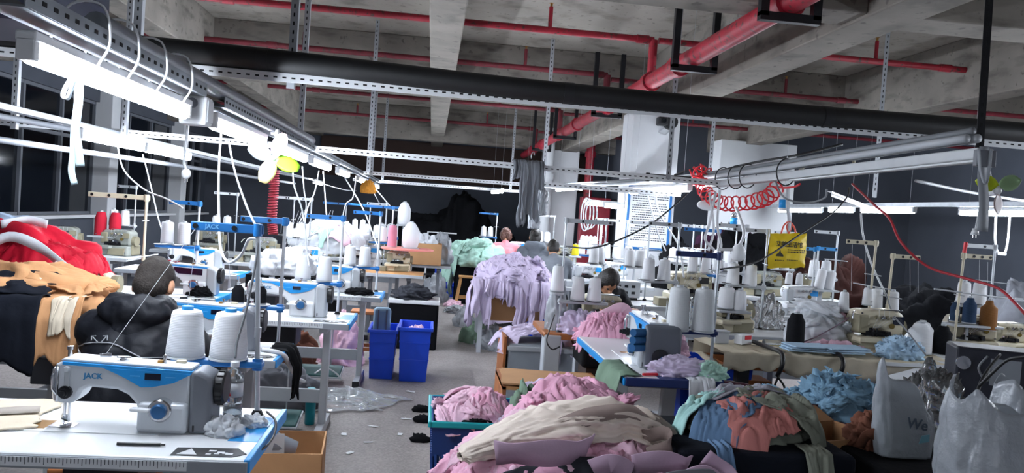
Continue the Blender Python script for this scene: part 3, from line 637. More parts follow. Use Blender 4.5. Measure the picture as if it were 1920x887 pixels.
M5 = make_lockstitch('sewing_machine', 'white sewing machine with black control panel', loc=(-2.02, 5.82, .75), panel=False, bodym=WHITE, endm=GREYM, logo=False)
M6 = make_lockstitch('sewing_machine', 'white sewing machine behind the black panel machine', loc=(-2.45, 7.6, .75), bodym=WHITE, endm=GREYM, logo=False)
T6 = make_table('sewing_table', 'white sewing table behind the black panel machine', (-2.3, 7.6, 0), w=1.1, d=.5, ruler=False, treadle=False)
# thread stands on the left column
s1 = stand('near thread stand with blue arm holding two big cones', (-.548, 2.69, .75), h=.635, arm=.22, ang=pi, logo=True, tray_h=.175, tray=.28, pegs=((-.1, 0), (-.24, 0)), lean=(-.034, 0))
for (x, lab) in ((-.107, 'big white cone beside the steel pole, right one of the near pair'), (-.249, 'big white cone nearest the man, left one of the near pair')):
    cone(lab, (-.548+x, 2.69, .75+.19), .16, .062, .046, cap=BLUE, group='big near cones')
s3 = stand('thread stand with blue arm on the second left table', (-.73, 3.98, .75), h=.63, arm=.22, ang=pi, tray_h=.19, tray=.24, pegs=((-.1, 0), (-.21, 0)))
for x, lab in ((-.1, 'small black thread spool right on the second stand'), (-.21, 'small black thread spool left on the second stand')):
    cone(lab, (-.73+x, 3.98, .75+.206), .09, .03, .022, YARNK, kind='spool', group='small black spools')
s5 = stand('thread stand with short blue arm by the black panel machine', (-1.72, 5.95, .75), h=.66, arm=.22, ang=pi, polem=WHITE, tray_h=.33, tray=.3)
for x, lab in ((-.1, 'white cone on the panel machine stand, right'), (-.22, 'white cone on the panel machine stand, left')):
    cone(lab, (-1.72+x, 5.95, .75+.352), .16, .045, .04, group='cones by the panel machine')
s4 = stand('thread stand with blue arm on the third left table', (-.58, 5.2, .75), h=.64, arm=.24, ang=pi, polem=WHITE, tray_h=.2, tray=.26)
for x, lab in ((-.1, 'white cone above the third left machine, right'), (-.24, 'white cone above the third left machine, left')):
    cone(lab, (-.58+x, 5.2, .75+.216), .165, .052, .038, group='cones above the third machine')
s6 = stand('thread stand with blue arm on the fourth left table', (-.43, 6.65, .75), h=.67, arm=.23, ang=pi, polem=WHITE, tray_h=.2, tray=.26)
for x, lab in ((-.11, 'white cone above the fourth left machine, right'), (-.235, 'white cone above the fourth left machine, left')):
    cone(lab, (-.43+x, 6.65, .75+.216), .165, .052, .04, group='cones above the fourth machine')
# cream stand by the man
s7 = stand('cream thread stand with two arms behind the man', (-1.73, 4.9, .78), h=.66, arm=.34, ang=pi, armm=CREAM, polem=CREAM, tray_h=0, arm2=((.3, .5), (.52, .1)), eyelets=3)
t8 = make_table('sewing_table', 'grey green sewing table between red jackets and the man', (-2.25, 4.75, 0), w=1.2, d=.5, topm=mat('grey_green_top', '#7f8474', .5, var=.05), blue_end=False, ruler=False, frontm=mat('grey_green_edge', '#6b6e5d', .5), treadle=False)
cm = thing('cream_machine', 'old cream sewing machine left of the man', 'sewing machine', (-2.1, 4.75, .75))
MB().prism([(-.16, .12), (-.16, .22), (-.13, .245), (.24, .235), (.26, .2), (.26, 0), (.15, 0), (.14, .08), (.1, .13), (.0, .14), (-.08, .12), (-.1, .09), (-.15, .09)], -.05, .06).build('arm_body', CREAM, cm, smooth=True, bevel=.016, bseg=3, angle=50)
MB().box((-.05, -.055, .205), (.1, .01, .022)).build('green_plate', mat('green_plate', '#2e5a3e', .4), cm)
for i in range(3): MB().cyl((.1+i*.012, -.05, .2-i*.03), (.1+i*.012, -.085, .2-i*.03), .012, n=10).build('tension_knob', CREAM, cm, smooth=True, angle=40)
MB().box((-.12, -.05, .15), (.06, .06, .09)).build('mechanism', DSTEEL, cm, bevel=.008); MB().cyl((-.12, -.05, .11), (-.12, -.05, .01), .006).box((-.12, -.06, .012), (.04, .05, .01)).build('needle_bar', CHROME, cm)
MB().cyl((.26, 0, .17), (.3, 0, .17), .055, n=16).build('hand_wheel', CREAMD, cm, smooth=True, angle=40)
MB().box((-.05, -.03, .006), (.3, .2, .012)).build('bed_plate', CREAMD, cm, bevel=.003)
MB().cyl((.0, 0, .24), (.0, 0, .285), .022, n=12).build('oil_cup', WHITE, cm, smooth=True, angle=40)
# ---------------------------------------------------------------- right hand rows
# side-on table with blue edges, its machine turned with the hand wheel towards the viewer
TR = make_table('sewing_table', 'white table with dark blue front edge, machine seen end on', (1.23, 4.2, 0), -pi/2, w=1.2, d=.5, edgem=NAVY, frontm=BLUE, ruler=False, drawer=False)
MR = make_lockstitch('sewing_machine', 'sewing machine seen end on with dark grey housing and wheel', loc=(1.22, 4.25, .75), rz=-pi/2, logo=False, endm=mat('graphite_plastic', '#555a63', .5, var=.04)); MR.scale = (.92, 1.5, 1.12)
for o_ in [c for c in MR.children if c.name.startswith('hand_wheel')]:
    for g_ in list(o_.children): bpy.data.objects.remove(g_)
    bpy.data.objects.remove(o_)
mw = MB().cyl((.0, -.0, 0), (0, -.008, 0), .042, n=20).build('wheel_recess', BLACK, None, smooth=True, angle=40); mw.parent = MR; mw.location = (.503, -.012, .062); mw.scale = (.7, 1, .95); mw.rotation_euler = (0, 0, pi/2)
b_ = MB().cyl((.5, -.0, .06), (.53, 0, .055), .012, .015, n=12).build('blue_knob', BLUED, MR, smooth=True, angle=40)
for i in range(3): MB().cyl((.46, -.06, .17-.035*i), (.49, -.11, .17-.035*i), .018, n=10).build('tension_stud', DIALB, MR, smooth=True, angle=40)
stand('dark blue thread stand holding two large shade-greyed white cones', (1.545, 3.98, .75), h=.6, arm=.24, ang=pi, armm=NAVY, polem=STEEL, tray_h=.185, tray=.27, pegs=((-.1, -.1), (-.235, -.1)), arm2=((.5, .2),))
for x, lab in ((-.1, 'large shade-greyed white cone right on the dark blue tray'), (-.235, 'large shade-greyed white cone left on the dark blue tray')):
    cone(lab, (1.545+x, 3.88, .75+.203), .225, .06, .046, mat('shaded_white_yarn', '#c9cdd0', .9, kind='yarn', spec=.15, var=.03, scale=4), kind='cone', group='cones on the dark blue tray')  # white yarn with the shade on these cones put into its colour
# small orange edged table with overlock (woman's station)
t = make_table('sewing_table', 'small table with orange wooden edge on a grey post', (1.2, 5.62, 0), w=.72, d=.62, h=.68, topm=WOOD, frontm=WOOD, blue_end=False, ruler=False, treadle=False, drawer=False, stand=False)
MB().box((-.03, 0, .34), (.09, .09, .62)).build('post', GREYM, t, bevel=.005); MB().box((-.03, 0, .03), (.5, .5, .05)).build('foot_plate', GREYM, t, bevel=.01)
MB().box((-.3, -.26, .53), (.12, .14, .28)).build('switch_box', GREYM, t, bevel=.01)
MB().ball((.05, -.1, .5), (.1, .12, .1)).cyl((.1, -.15, .45), (.3, -.1, .55), .05).build('motor', DSTEEL, t, smooth=True)
make_overlock('overlock_machine', 'beige overlock machine before the woman in black', (1.32, 5.72, .68), 0, CREAM)
st = stand('grey thread stand of the overlock before the woman in black', (.955, 5.4, .68), h=.8, arm=.34, ang=0, armm=GREYM, polem=STEEL, tray_h=.22, tray=.34, pegs=((-.12, 0), (-.24, 0)), arm2=((.58, .3), (.6, .34)))
cone('white cone high beside the grey stand pole', (.915, 5.36, .975), .18, .05, .036); cone('white cone on the grey stand, middle one', (1.075, 5.4, .917), .165, .052, .036, group=None)
cone('white cone on the grey stand, right end', (1.195, 5.4, .917), .165, .053, .037)
MB().cyl((-.04, -.04, .275), (-.04, -.04, .29), .055, n=16).bar((-.04, -.04, .27), (0, 0, .27), .02, .015).build('upper_tray', GREYM, st, smooth=True, angle=40)
# padded cloth covered table
PAD = mat('beige_padding', '#cdc4ae', .95, var=.1, scale=6, bump=.35, bscale=14, spec=.1)
tp = thing('padded_table', 'long table padded with beige cloth and black straps', 'table', (2.5, 4.55, 0))
def padtop(u, v):
    # closed loop cross-section swept along x
    x = -.76+1.52*u; a = 2*pi*v; r = .035+.012*nz(u*9, cos(a)*2, sin(a)*2)+.012*nz(u*30, 3*cos(a), 7)
    y = .26*max(-1, min(1, 1.35*cos(a))) + .02*nz(u*14, 5, cos(a)); zz = .745 + r*(1.0 if sin(a) > 0 else 1.9)*max(-1, min(1, 1.6*sin(a)))
    if sin(a) < 0: zz += .012*sin(u*60+2*nz(u*8, 2))
    sag = .05*max(0, sin((u-.42)*5.2))*max(0, -sin(a)); return (x, y, zz-sag)
MB().grid(padtop, 120, 28).build('padded_top', PAD, tp, smooth=True)
for x in (-.62, .55):
    for y in (-.2, .2): MB().box((x, y, .35), (.07, .07, .7)).build('leg', BLACK, tp, bevel=.004)
MB().box((0, 0, .685), (1.4, .42, .02)).build('board', WOOD, tp)
for x, lab in ((-.42, 'strap'), (-.05, 'strap')):
    MB().tube(smooth_path([(x-.01, .1, .8), (x, -.1, .8), (x+.01, -.25, .795), (x, -.3, .74), (x-.01, -.27, .66)], 5), .014, 6).build('strap', BLACK, tp, smooth=True)
MB().tube(smooth_path([(-.42, -.28, .68), (-.46, -.31, .6), (-.42, -.33, .53), (-.4, -.31, .6), (-.44, -.3, .66)], 6), .007, 6).build('hanging_buckle', BLACK, tp, smooth=True)
cone('tall black cone on the padded table', (2.36, 4.68, .79), .2, .056, .042, YARNK, kind='spool')
# junk on padded table: small boxes
t = thing('light_bulb_box', 'small white and red carton on the padded table', 'box', (1.99, 4.62, .785), .5)
MB().box((0, 0, .032), (.1, .06, .06)).build('carton', WHITE, t, bevel=.003); MB().box((.01, -.031, .045), (.06, .002, .025)).build('red_print', REDP, t)
tag(MB().box((1.84, 4.62, .82), (.09, .07, .07)).box((1.84, 4.62, .86), (.1, .08, .01)).build('tin_box', GREYM, bevel=.004), 'small grey tin box at the padded table left end', 'box')
tag(MB().cyl((2.1, 4.56, .81), (2.22, 4.57, .81), .022, .02, n=12).cyl((2.22, 4.57, .81), (2.27, 4.575, .81), .012, n=10).build('plastic_bottle', CLEARP, smooth=True, angle=40), 'small clear bottle lying on the padded table', 'bottle')
# overlock stations behind and beside the padded table
def bench(label, loc, w=1.2, d=.55, h=.75, m=None, rz=0): return make_table('sewing_table', label, loc, rz, w=w, d=d, h=h, topm=m or TOPW, blue_end=False, ruler=False, treadle=False, drawer=False, frontm=GREYM, legm=MGREY)
bench('white bench right of the padded table', (3.5, 5.0, 0), 1.35, .6)
bench('pale bench with beige machines behind the padded table', (2.2, 5.5, 0), 1.1, .5)
bench('white bench at the right edge under the dark blue box', (3.05, 3.75, 0), 1.0, .55, rz=-.9)
make_overlock('coverstitch_machine', 'beige coverstitch machine with keypad beside the padded table', (2.99, 4.85, .75), 0, CREAM, DISP, 1.1)
make_overlock('overlock_machine', 'cream overlock machine left behind the padded table', (2.24, 5.45, .75), .2, CREAM, None, .95)
make_overlock('overlock_machine', 'grey beige machine at the right under the brown cone', (3.75, 4.95, .75), -.1, mat('putty_enamel', '#a59c86', .5, var=.07), None, 1.05)
make_overlock('overlock_machine', 'cream machine by the right frame edge', (4.15, 5.1, .75), -.1, CREAM, None, .85)
make_overlock('overlock_machine', 'white overlock machine with blue badge below the yellow bag', (3.3, 6.55, .78), 0, WHITE, BLUE, 1.0, dk=GREYM)
bench('white bench under the blue badge overlock', (3.2, 6.6, 0), 1.2, .55, .78)
make_overlock('overlock_machine', 'old cream machine behind the dark blue stand', (2.42, 7.0, .75), 0, CREAM, BLACK, 1.25)
bench('grey bench behind the dark blue stand', (2.4, 7.05, 0), 1.1, .5)
bench('white bench with the control unit by the pillar', (1.95, 7.4, 0), .8, .45)
t = thing('control_unit', 'grey control unit with knobs before the white pillar', 'control unit', (1.9, 7.3, .75))
MB().box((0, 0, .1), (.28, .2, .16)).build('case', GREYM, t, bevel=.008)
for i in range(3):
    for j in range(2): MB().box((-.07+.07*i, -.102, .07+.06*j), (.035, .006, .025)).build('key', DSTEEL, t, bevel=.002)
MB().box((0, 0, .01), (.24, .16, .02)).build('foot', BLACK, t)
cream_stands = [('cream stand with two long arms left of the red hose', (3.06, 5.05, .75), .72, .22, pi, [(.42, .46), (.5, .2)]), ('cream stand with short arm right beside it', (3.16, 5.0, .75), .64, .2, 0, [(.36, .3)]),
                ('cream stand with red tip at the right', (3.475, 4.72, .75), .68, .2, 0, [(.42, .1), (.44, .06)])]
for lab, p, h, a, an, a2 in cream_stands: cst = stand(lab, p, h, a, an, CREAM, CREAM, tray_h=0, arm2=a2, eyelets=3, lean=(.02, 0))
MB().cyl((.02, 0, .7), (.027, 0, .77), .013, n=10).build('tip_sleeve', REDP, cst, smooth=True, angle=40)['label'] = 'red plastic sleeve'
tag(MB().cyl((3.3, 4.71, 1.2), (3.95, 4.71, 1.16), .006, n=6).box((3.9, 4.71, 1.165), (.06, .02, .02)).build('guide_rod', STEEL), 'long thin steel rod crossing the right cream stand', 'rod')
for lab, p, h, r0, r1, m, k in [('white cone left of the coverstitch machine', (2.88, 5.05, .99), .13, .036, .026, None, 'cone'), ('white cone on top of the coverstitch machine', (3.02, 5.0, 1.04), .12, .034, .026, None, 'cone'),
        ('tall white cone between the cream stands, left', (3.16, 5.12, .95), .2, .045, .034, None, 'cone'), ('tall white cone between the cream stands, right', (3.27, 5.1, .95), .19, .045, .034, None, 'cone'),
        ('squat white spool right of the coverstitch machine', (3.17, 4.62, .79), .19, .072, .05, None, 'spool'), ('second squat white spool behind the first', (3.29, 4.78, .79), .18, .068, .05, None, 'spool'), ('black spool beside the squat white spools', (3.31, 4.6, .79), .185, .055, .036, YARNK, 'spool'),
        ('navy thread spool near the red tipped stand', (3.63, 4.8, .98), .17, .042, .026, YARNN, 'spool'), ('small navy spool left of the bigger navy one', (3.57, 4.86, .98), .13, .03, .022, YARNN, 'spool'), ('brown cone right of the navy spool', (3.77, 4.8, .94), .2, .052, .026, YARNB, 'spool'),
        ('big white cone behind the padded table, left', (2.14, 5.31, .93), .15, .06, .05, None, 'cone'), ('white cone behind the padded table, right', (2.23, 5.29, .92), .145, .052, .04, None, 'cone'),
        ('white cone on the blue badge overlock, left', (3.2, 6.55, 1.045), .1, .032, .026, None, 'cone'), ('white cone on the blue badge overlock, right', (3.3, 6.55, 1.045), .1, .032, .026, None, 'cone'),
        ('leaning white cone right of the yellow bag, left', (3.46, 6.5, 1.02), .18, .042, .036, None, 'cone'), ('leaning white cone right of the yellow bag, right', (3.55, 6.5, 1.02), .165, .04, .036, None, 'cone'),
        ('white cone before the notice board, left', (2.0, 7.6, 1.1), .15, .045, .036, None, 'cone'), ('slim white cone before the notice board, right', (2.17, 7.6, 1.1), .15, .03, .024, None, 'cone'),
        ('white cone in the middle of the old cream machine', (2.75, 7.0, .98), .2, .075, .06, None, 'spool')]:
    cone(lab, p, h, r0, r1, m, kind=k, lean=.14 if 'leaning' in lab else 0)
# little shelves carrying the free cones
def shelf(label, x0, x1, y, z, to): 
    t = thing('cone_shelf', label, 'shelf', ((x0+x1)/2, y, z)); w_ = x1-x0
    MB().box((0, 0, -.008), (w_, .14, .016)).build('plate', GREYM, t, bevel=.003); MB().cyl((0, .05, -.016), (0, .05, to-z), .012, n=8).build('post', STEEL, t)
shelf('steel cone shelf behind the padded table', 2.06, 2.3, 5.3, .92, .75); shelf('steel cone shelf between the cream stands', 3.1, 3.33, 5.11, .95, .75)
shelf('steel cone shelf under the navy and brown cones', 3.5, 3.85, 4.82, .97, .75); shelf('dark cone shelf below the leaning cones', 3.4, 3.62, 6.5, 1.02, .78); shelf('wall shelf with cones before the notice board', 1.92, 2.25, 7.6, 1.1, .75)
shelf('cone holder on the coverstitch machine', 2.84, 3.08, 5.03, 1.0, .75)
stand('blue T shaped thread stand right of the yellow bag', (3.48, 6.6, .78), .6, .18, 0, BLUE, WHITE, tray_h=0, arm2=((.4, .24),)); stand('blue thread stand arm left of the bag, same post', (3.46, 6.62, .78), .59, .2, pi, BLUE, WHITE, tray_h=0)
# dark blue sewing unit at the right frame edge
t = thing('navy_sewing_unit', 'dark navy machine case with silver plate at the right edge', 'sewing machine', (2.66, 3.25, .75), -.4)
MB().box((-.06, 0, .17), (.34, .2, .24)).build('case', NAVYK, t, bevel=.012)
MB().prism([(.08, .05), (.11, .3), (.16, .42), (.2, .52), (.5, .52), (.5, -.3), (.08, -.3)], -.12, .12).build('tower', NAVYK, t, bevel=.01)
MB().box((-.03, -.102, .19), (.12, .004, .12)).build('silver_plate', MGREY, t); MB().cyl((-.2, -.1, .22), (-.2, -.112, .22), .03, n=16).build('steel_disc', CHROME, t, smooth=True, angle=40)
MB().prism([(.14, .31), (.19, .47), (.24, .47), (.24, .31)], -.125, -.118).build('inset_plate', GREYM, t); MB().box((.05, 0, -.03), (.3, .15, .08)).build('lower_arm', BLACK, t, bevel=.03)
# far copies -----------------------------------------------------------------
pro_o = make_overlock('overlock_machine', 'grey machine behind the green clip fan, left rows', (-1.9, 9.0, .75), .1, mat('old_grey_enamel', '#8b8f88', .5, var=.12), None, 1.1)
pro_w = make_overlock('overlock_machine', 'white and blue overlock beyond the white cloth heap', (-1.3, 8.3, .75), 0, WHITE, BLUE, 1.0, dk=GREYM)
far = [(pro_o, (-3.9, 8.6), 'dark machine under the window at the far left'), (pro_o, (-3.3, 9.4), 'dark machine between window and red spools'), (pro_o, (-2.8, 10.2), 'grey machine behind the red spools'), (pro_o, (-1.4, 10.6), 'grey machine left of the orange rag, far'),
       (pro_w, (-.75, 9.3), 'white overlock beyond the fourth left table'), (pro_o, (-.7, 10.9), 'grey overlock left of the brown carton'), (pro_w, (-1.5, 12.3), 'white overlock far left of the aisle'), (pro_o, (-.8, 13.2), 'last grey machine left of the aisle'),
       (pro_w, (1.55, 13.6), 'white machine before the pink sweater worker'), (pro_o, (2.25, 12.6), 'grey machine before the far grey hoodie worker'), (pro_w, (2.2, 9.2), 'white blue machine left of the pillar base'), (pro_w, (1.75, 8.35), 'white blue machine right behind the lavender heap'),
       (pro_o, (3.0, 8.6), 'grey machine right of the pillar'), (pro_o, (3.9, 8.3), 'grey machine behind the yellow bag'), (pro_o, (3.4, 9.6), 'dark machine on the far right bench'), (pro_o, (4.6, 8.9), 'machine in front of the brown bales'), (pro_o, (2.9, 11.5), 'far machine beyond the pillar')]
fb = bench('far bench left rows by the grey machine', (-1.8, 9.05, 0), 1.1, .5)
for i, (x, y) in enumerate(BP := [(-1.25, 8.35), (-3.7, 8.7), (-2.9, 10.2), (-.75, 9.35), (-.9, 10.85), (-1.4, 12.3), (-.9, 13.2), (1.6, 13.7), (2.3, 12.6), (2.1, 9.0), (3.4, 8.6), (4.3, 8.7), (3.3, 9.8), (-1.5, 10.7), (3.0, 11.5), (1.75, 8.4)]):
    copy_tree(fb, (x, y, 0), 0, ['far bench behind the white cloth heap', 'far bench under the dark window', 'far bench behind the red spools', 'bench behind the fourth left table', 'bench left of the brown carton', 'far bench left of the aisle, second last', 'last bench left of the aisle', 'bench of the pink sweater worker', 'bench of the far grey hoodie worker', 'bench left of the white pillar', 'bench right of the pillar', 'bench before the brown bales', 'dark bench far right', 'bench below the red wall coil', 'bench beyond the white pillar', 'bench right behind the lavender heap'][i])
BP.append((-1.8, 9.05))
def on_bench(x, y, mx, my):
    b = min(BP, key=lambda q: (q[0]-x)**2+(q[1]-y)**2); return max(b[0]-mx, min(b[0]+mx, x)), max(b[1]-my, min(b[1]+my, y))
pro_o.location.x, pro_o.location.y = on_bench(-1.9, 9.0, .35, .05); pro_w.location.x, pro_w.location.y = on_bench(-1.3, 8.3, .35, .05)
for i, (src, (x, y), lab) in enumerate(far): copy_tree(src, on_bench(x, y, .35, .05)+(.75,), random.Random(i).uniform(-.25, .25), lab)
ws = stand('tall white blue stand far left of the aisle', (-.45, 9.15, .75), .72, .34, pi, BLUED, WHITE, tray_h=.3, tray=.26, arm2=((.5, .2),))
fs = stand('grey stand with cones far left rows', (-1.6, 9.2, .75), .75, .26, pi, GREYM, STEEL, tray_h=.32, tray=.26, arm2=((.5, .3),))
cn = cone('white cone on far left stand, first', (-.55, 9.15, 1.066), .17, .05, .038, group='far white cones')
nfar = 0
for i, (src, x, y, lab) in enumerate([(ws, -.15, 10.3, 'blue armed stand nearest the brown carton'), (ws, -.35, 12.0, 'blue armed far stand by the aisle'), (fs, -.55, 10.0, 'grey stand left of the blue armed far stands'), (fs, -1.3, 8.7, 'grey stand over the white blue overlock'),
        (fs, -2.3, 9.6, 'grey stand before the red wall coil'), (fs, -3.2, 8.9, 'grey stand by the red spools'), (ws, -1.2, 11.4, 'blue armed stand far left rows'), (ws, 1.15, 13.4, 'blue armed stand left of the pink sweater worker'), (ws, 2.35, 10.6, 'blue armed stand left of the white pillar'),
        (ws, 2.55, 11.6, 'blue armed stand before the fire cabinet'), (fs, 2.2, 8.5, 'grey stand at the pillar foot'), (fs, 3.1, 8.4, 'grey stand right of the pillar, near'), (fs, 2.85, 6.7, 'grey stand behind the big shade-greyed cones'), (fs, 3.05, 7.4, 'grey stand left of the yellow bag'), (fs, 4.2, 8.2, 'grey stand behind the blue T stand'), (fs, 2.0, 12.3, 'grey far stand behind the grey hoodies'), (ws, 2.05, 9.4, 'blue armed stand right of the grey hoodies'), (fs, 3.6, 9.2, 'dim grey stand far right')]):
    x, y = on_bench(x, y, .45, .18); copy_tree(src, (x, y, .75), random.Random(i+50).uniform(-.5, .5) if i > 1 else 0, lab)
    for k in range(2):
        copy_tree(cn, (x-.1-.12*k, y, 1.068), None, 'white cone on the ' + lab + (', right' if k == 0 else ', left'))
tag(cn, 'white cone on the tall stand far left of the aisle')
for k, x in enumerate((-3.55, -3.4)): cone('dark red spool on the far left machine, ' + ('left' if k == 0 else 'right'), (x, 8.75, .95), .26, .06, .05, YARNR, kind='spool')
shelf('shelf under the dark red spools', -3.66, -3.3, 8.75, .95, .75)
cone('big white bell shaped spool beside the pink spool', (-.22, 8.9, 1.02), .3, .1, .05, kind='bell'); cone('pink thread spool by the bell shaped spool', (-.43, 8.95, 1.02), .25, .052, .046, YARNP, kind='spool')
cone('white rounded spool above the pink spool', (-.36, 10.3, 1.25), .3, .085, .05, kind='bell')
shelf('shelf holding the rounded spool far left', -.46, -.26, 10.3, 1.25, .75)
t = thing('round_table_disc', 'pink round tray holding the bell spool', 'tray', (-.25, 8.9, 1.0)); MB().cyl((0, 0, 0), (0, 0, .02), .3, n=28).build('disc', mat('salmon_plastic', '#d98077', .5), t, bevel=.004); MB().cyl((0, 0, -.25), (0, 0, 0), .015).build('post', STEEL, t)
# overlock with work lamp beside the aisle
make_overlock('overlock_machine', 'cream overlock beside the aisle under the pink tray', (-.35, 8.9, .75), .15, CREAM, None, .9); bench('wooden overlock table beside the aisle', (-.42, 8.75, 0), .75, .5, m=WOODL)

for i, (src, x, y, rz_, lab) in enumerate([(fs, 1.85, 5.6, .2, 'grey stand left behind the padded table'), (fs, 2.55, 5.62, -.3, 'grey stand behind the small clear bottle'), (ws, 2.68, 6.95, 0, 'blue armed stand behind the old cream machine'), (fs, 2.1, 7.25, .5, 'grey stand right of the control unit'), (fs, 3.72, 6.72, .2, 'grey stand right of the blue badge overlock'), (fs, 2.85, 6.72, -.4, 'grey stand left of the blue badge overlock'), (fs, 4.05, 5.15, .1, 'grey stand behind the brown cone'), (fs, 1.72, 7.45, .9, 'grey stand at the left end of the control unit bench')]):
    copy_tree(src, (x, y, .75 if y < 6.5 or y > 6.9 else .78), rz_, lab)
    for k in range(2): copy_tree(cn, (x-cos(rz_)*(.1+.13*k), y-sin(rz_)*(.1+.13*k), 1.068 if y < 6.5 or y > 6.9 else 1.098), None, 'white cone on the ' + lab + (', right' if k == 0 else ', left'))
# ---------------------------------------------------------------- cloth, bins, boxes, bags
def foldz(a, b, s, f):
    wa = a+.14*nz(a*f*.5, b*f*.5, s+3); wb = b+.14*nz(a*f*.5, b*f*.5, s+9)
    return .72*min(.8, -1.25*ridge(wa*f*.3, wb*f, s)+.35)+.3*ridge(wa*f*.8, wb*f*2.2, s+5)
def fold3(d, s, f):
    q = Vector((d.x+s*.37, d.y-s*.61, d.z+s*.23)); w_ = mnoise.noise_vector(q*1.8)*.32; a = s*2.4
    x, y = d.x*cos(a)-d.y*sin(a), d.x*sin(a)+d.y*cos(a); p = Vector((x*.4, y*1.45, d.z*.8))+w_+Vector((s, s*.7, 0))
    r1 = 2.6*abs(mnoise.noise(p*f*.34))-.8; r2 = 1-2.4*abs(mnoise.noise(p*f*.72+Vector((9, 0, 0)))); r3 = 1-2*abs(mnoise.noise(p*f*1.6))
    return .75*min(r1, .7)+.26*max(r2, -.7)+.06*r3
def heapf(c, rx, ry, h, seed, drop=None, p=.55, lob=.3):
    """height field of a heap of cloth on a base at c.z; drop: how far it hangs over the rim"""
    cx, cy, z0 = c
    def hf(x, y):
        X, Y = (x-cx)/rx, (y-cy)/ry; r2 = X*X+Y*Y; q = 1+lob*nz(x*3.1/rx*.4, y*3.1/ry*.4, seed)
        r2 /= q
        if r2 < 1: return z0+h*(1-r2)**p*(1+.25*nz(x*4, y*4, seed+4))
        return z0-(min(drop, (math.sqrt(r2)-1)*6*h) if drop else 0)
    return hf
def lump(name, label, cat, c, r, m, seed=0, amp=.12, f=9, group=None, flat=.25, nu=80, nv=44, parent=None, sq=1.0):
    """crumpled cloth or bag body; c = centre of its base"""
    cx, cy, z0 = c; rx, ry, h = r
    vs = []; fs = []
    for j in range(nv+1):
        th = pi*j/nv
        for i in range(nu):
            ph = 2*pi*i/nu; d = Vector((sin(th)*cos(ph), sin(th)*sin(ph), cos(th)))
            e = 1+min(amp, .15)*2.1*fold3(d, seed, f)+.16*mnoise.noise(d*1.7+Vector((seed, 0, 0)))
            x, y, z = d.x*e, d.y*e, d.z*e
            z = z if z > -flat else -flat+(z+flat)*.06
            vs.append((x*rx, y*ry, (z+flat)/(1+flat)*h))
    for j in range(nv):
        fs += [(j*nu+i, (j+1)*nu+i, (j+1)*nu+(i+1) % nu, j*nu+(i+1) % nu) for i in range(nu)]
    o = MB().add(vs, fs).build(name, m, parent, smooth=True); o.location = (cx, cy, z0)
    if label: tag(o, label, cat, group)
    return o
def crumple(label, group, c, r, m, n, seed, size=(.11, .05, .055), up=.15):
    """small bunched garments scattered over a dome so that its outline breaks up"""
    q = random.Random(seed)
    for i in range(n):
        a, e = q.uniform(0, 2*pi), q.uniform(up, 1.25); k = q.uniform(.75, 1.25)
        o = lump('garment', label, 'garment', (c[0]+r[0]*1.08*cos(a)*cos(e), c[1]+r[1]*1.08*sin(a)*cos(e), c[2]+r[2]*.98*sin(e)), (size[0]*k, size[1]*k, size[2]*k), m, seed+i*1.7, .2, 9, group, nu=44, nv=24)
        o.rotation_euler = (q.uniform(-.5, .5), q.uniform(-.6, .6), a+pi/2+q.uniform(-.6, .6))
def sheet(name, label, cat, hf, c, ang, L, W, m, seed=0, lift=.012, fold=.02, f=11, n=(64, 44), group=None, ragged=.25, solid=.005):
    ca, sa = cos(ang), sin(ang)
    def fn(u, v):
        a, b = (u-.5), (v-.5)
        e = min(1, 6*min(u, 1-u, v, 1-v)+.15)
        a *= L*(1+ragged*nz(v*3, seed+1.3)+.1*nz(v*11, seed+2)); b *= W*(1+ragged*nz(u*3, seed+7.7)+.1*nz(u*11, seed+8))
        x, y = c[0]+a*ca-b*sa, c[1]+a*sa+b*ca
        x += .03*nz(a*5, b*5, seed); y += .03*nz(a*5+9, b*5, seed)
        return (x, y, hf(x, y)+lift+1.35*fold*e*(foldz(a, b, seed, f*1.6)-.1)+.15*fold*e*ridge(a*f*2.3, b*f*3.1, seed+3))
    o = MB().grid(fn, *n).build(name, m, smooth=True, solid=solid)
    return tag(o, label, cat, group)
def drape(name, label, cat, p0, p1, L, m, seed=0, amp=.02, waves=5, out=(0, -1), group=None, ragged=.2, n=(40, 22), top=.08, solid=.005, parent=None):
    """cloth lying over an edge p0-p1 and hanging down L; out = outward direction"""
    p0, p1 = Vector(p0), Vector(p1); o2 = Vector((out[0], out[1], 0))
    def fn(u, v):
        l = L*(1+ragged*nz(u*3.5, seed+2)+.06*nz(u*13, seed))
        q = p0.lerp(p1, u); s = v*(top+l)
        w = amp*(sin(waves*2*pi*(u+.12*nz(u*4, v*1.2, seed)))*.6+.8*foldz(v*.4, u, seed, 6))*min(1, v*1.6)
        if s < top: return q-o2*(top-s)+Vector((0, 0, .006+.01*nz(u*6, s*9, seed)))
        k = s-top; return q+o2*(.012+.035*min(1, k*12)+w)+Vector((.03*nz(k*5, u*3, seed), 0, -k))
    ob = MB().grid(fn, *n).build(name, m, parent, smooth=True, solid=solid)
    return tag(ob, label, cat, group) if label else ob
def ribbon(name, label, cat, pts, wd, m, seed=0, group=None, th=.004, wdir=(0, 0, 1), k=6, parent=None):
    pts = smooth_path(pts, k); wv = Vector(wdir).normalized(); mb = MB(); vs = []; 
    for i, p in enumerate(pts):
        tw = .5*nz(i*.15, seed); t = (pts[min(i+1, len(pts)-1)]-pts[max(0, i-1)]).normalized()
        ww = (wv-t*wv.dot(t)).normalized(); ww = ww*cos(tw)+t.cross(ww)*sin(tw)
        vs += [p-ww*wd/2, p+ww*wd/2]
    mb.add(vs, [(2*i, 2*i+2, 2*i+3, 2*i+1) for i in range(len(pts)-1)])
    o = mb.build(name, m, parent, smooth=True, solid=th); return tag(o, label, cat, group) if label else o
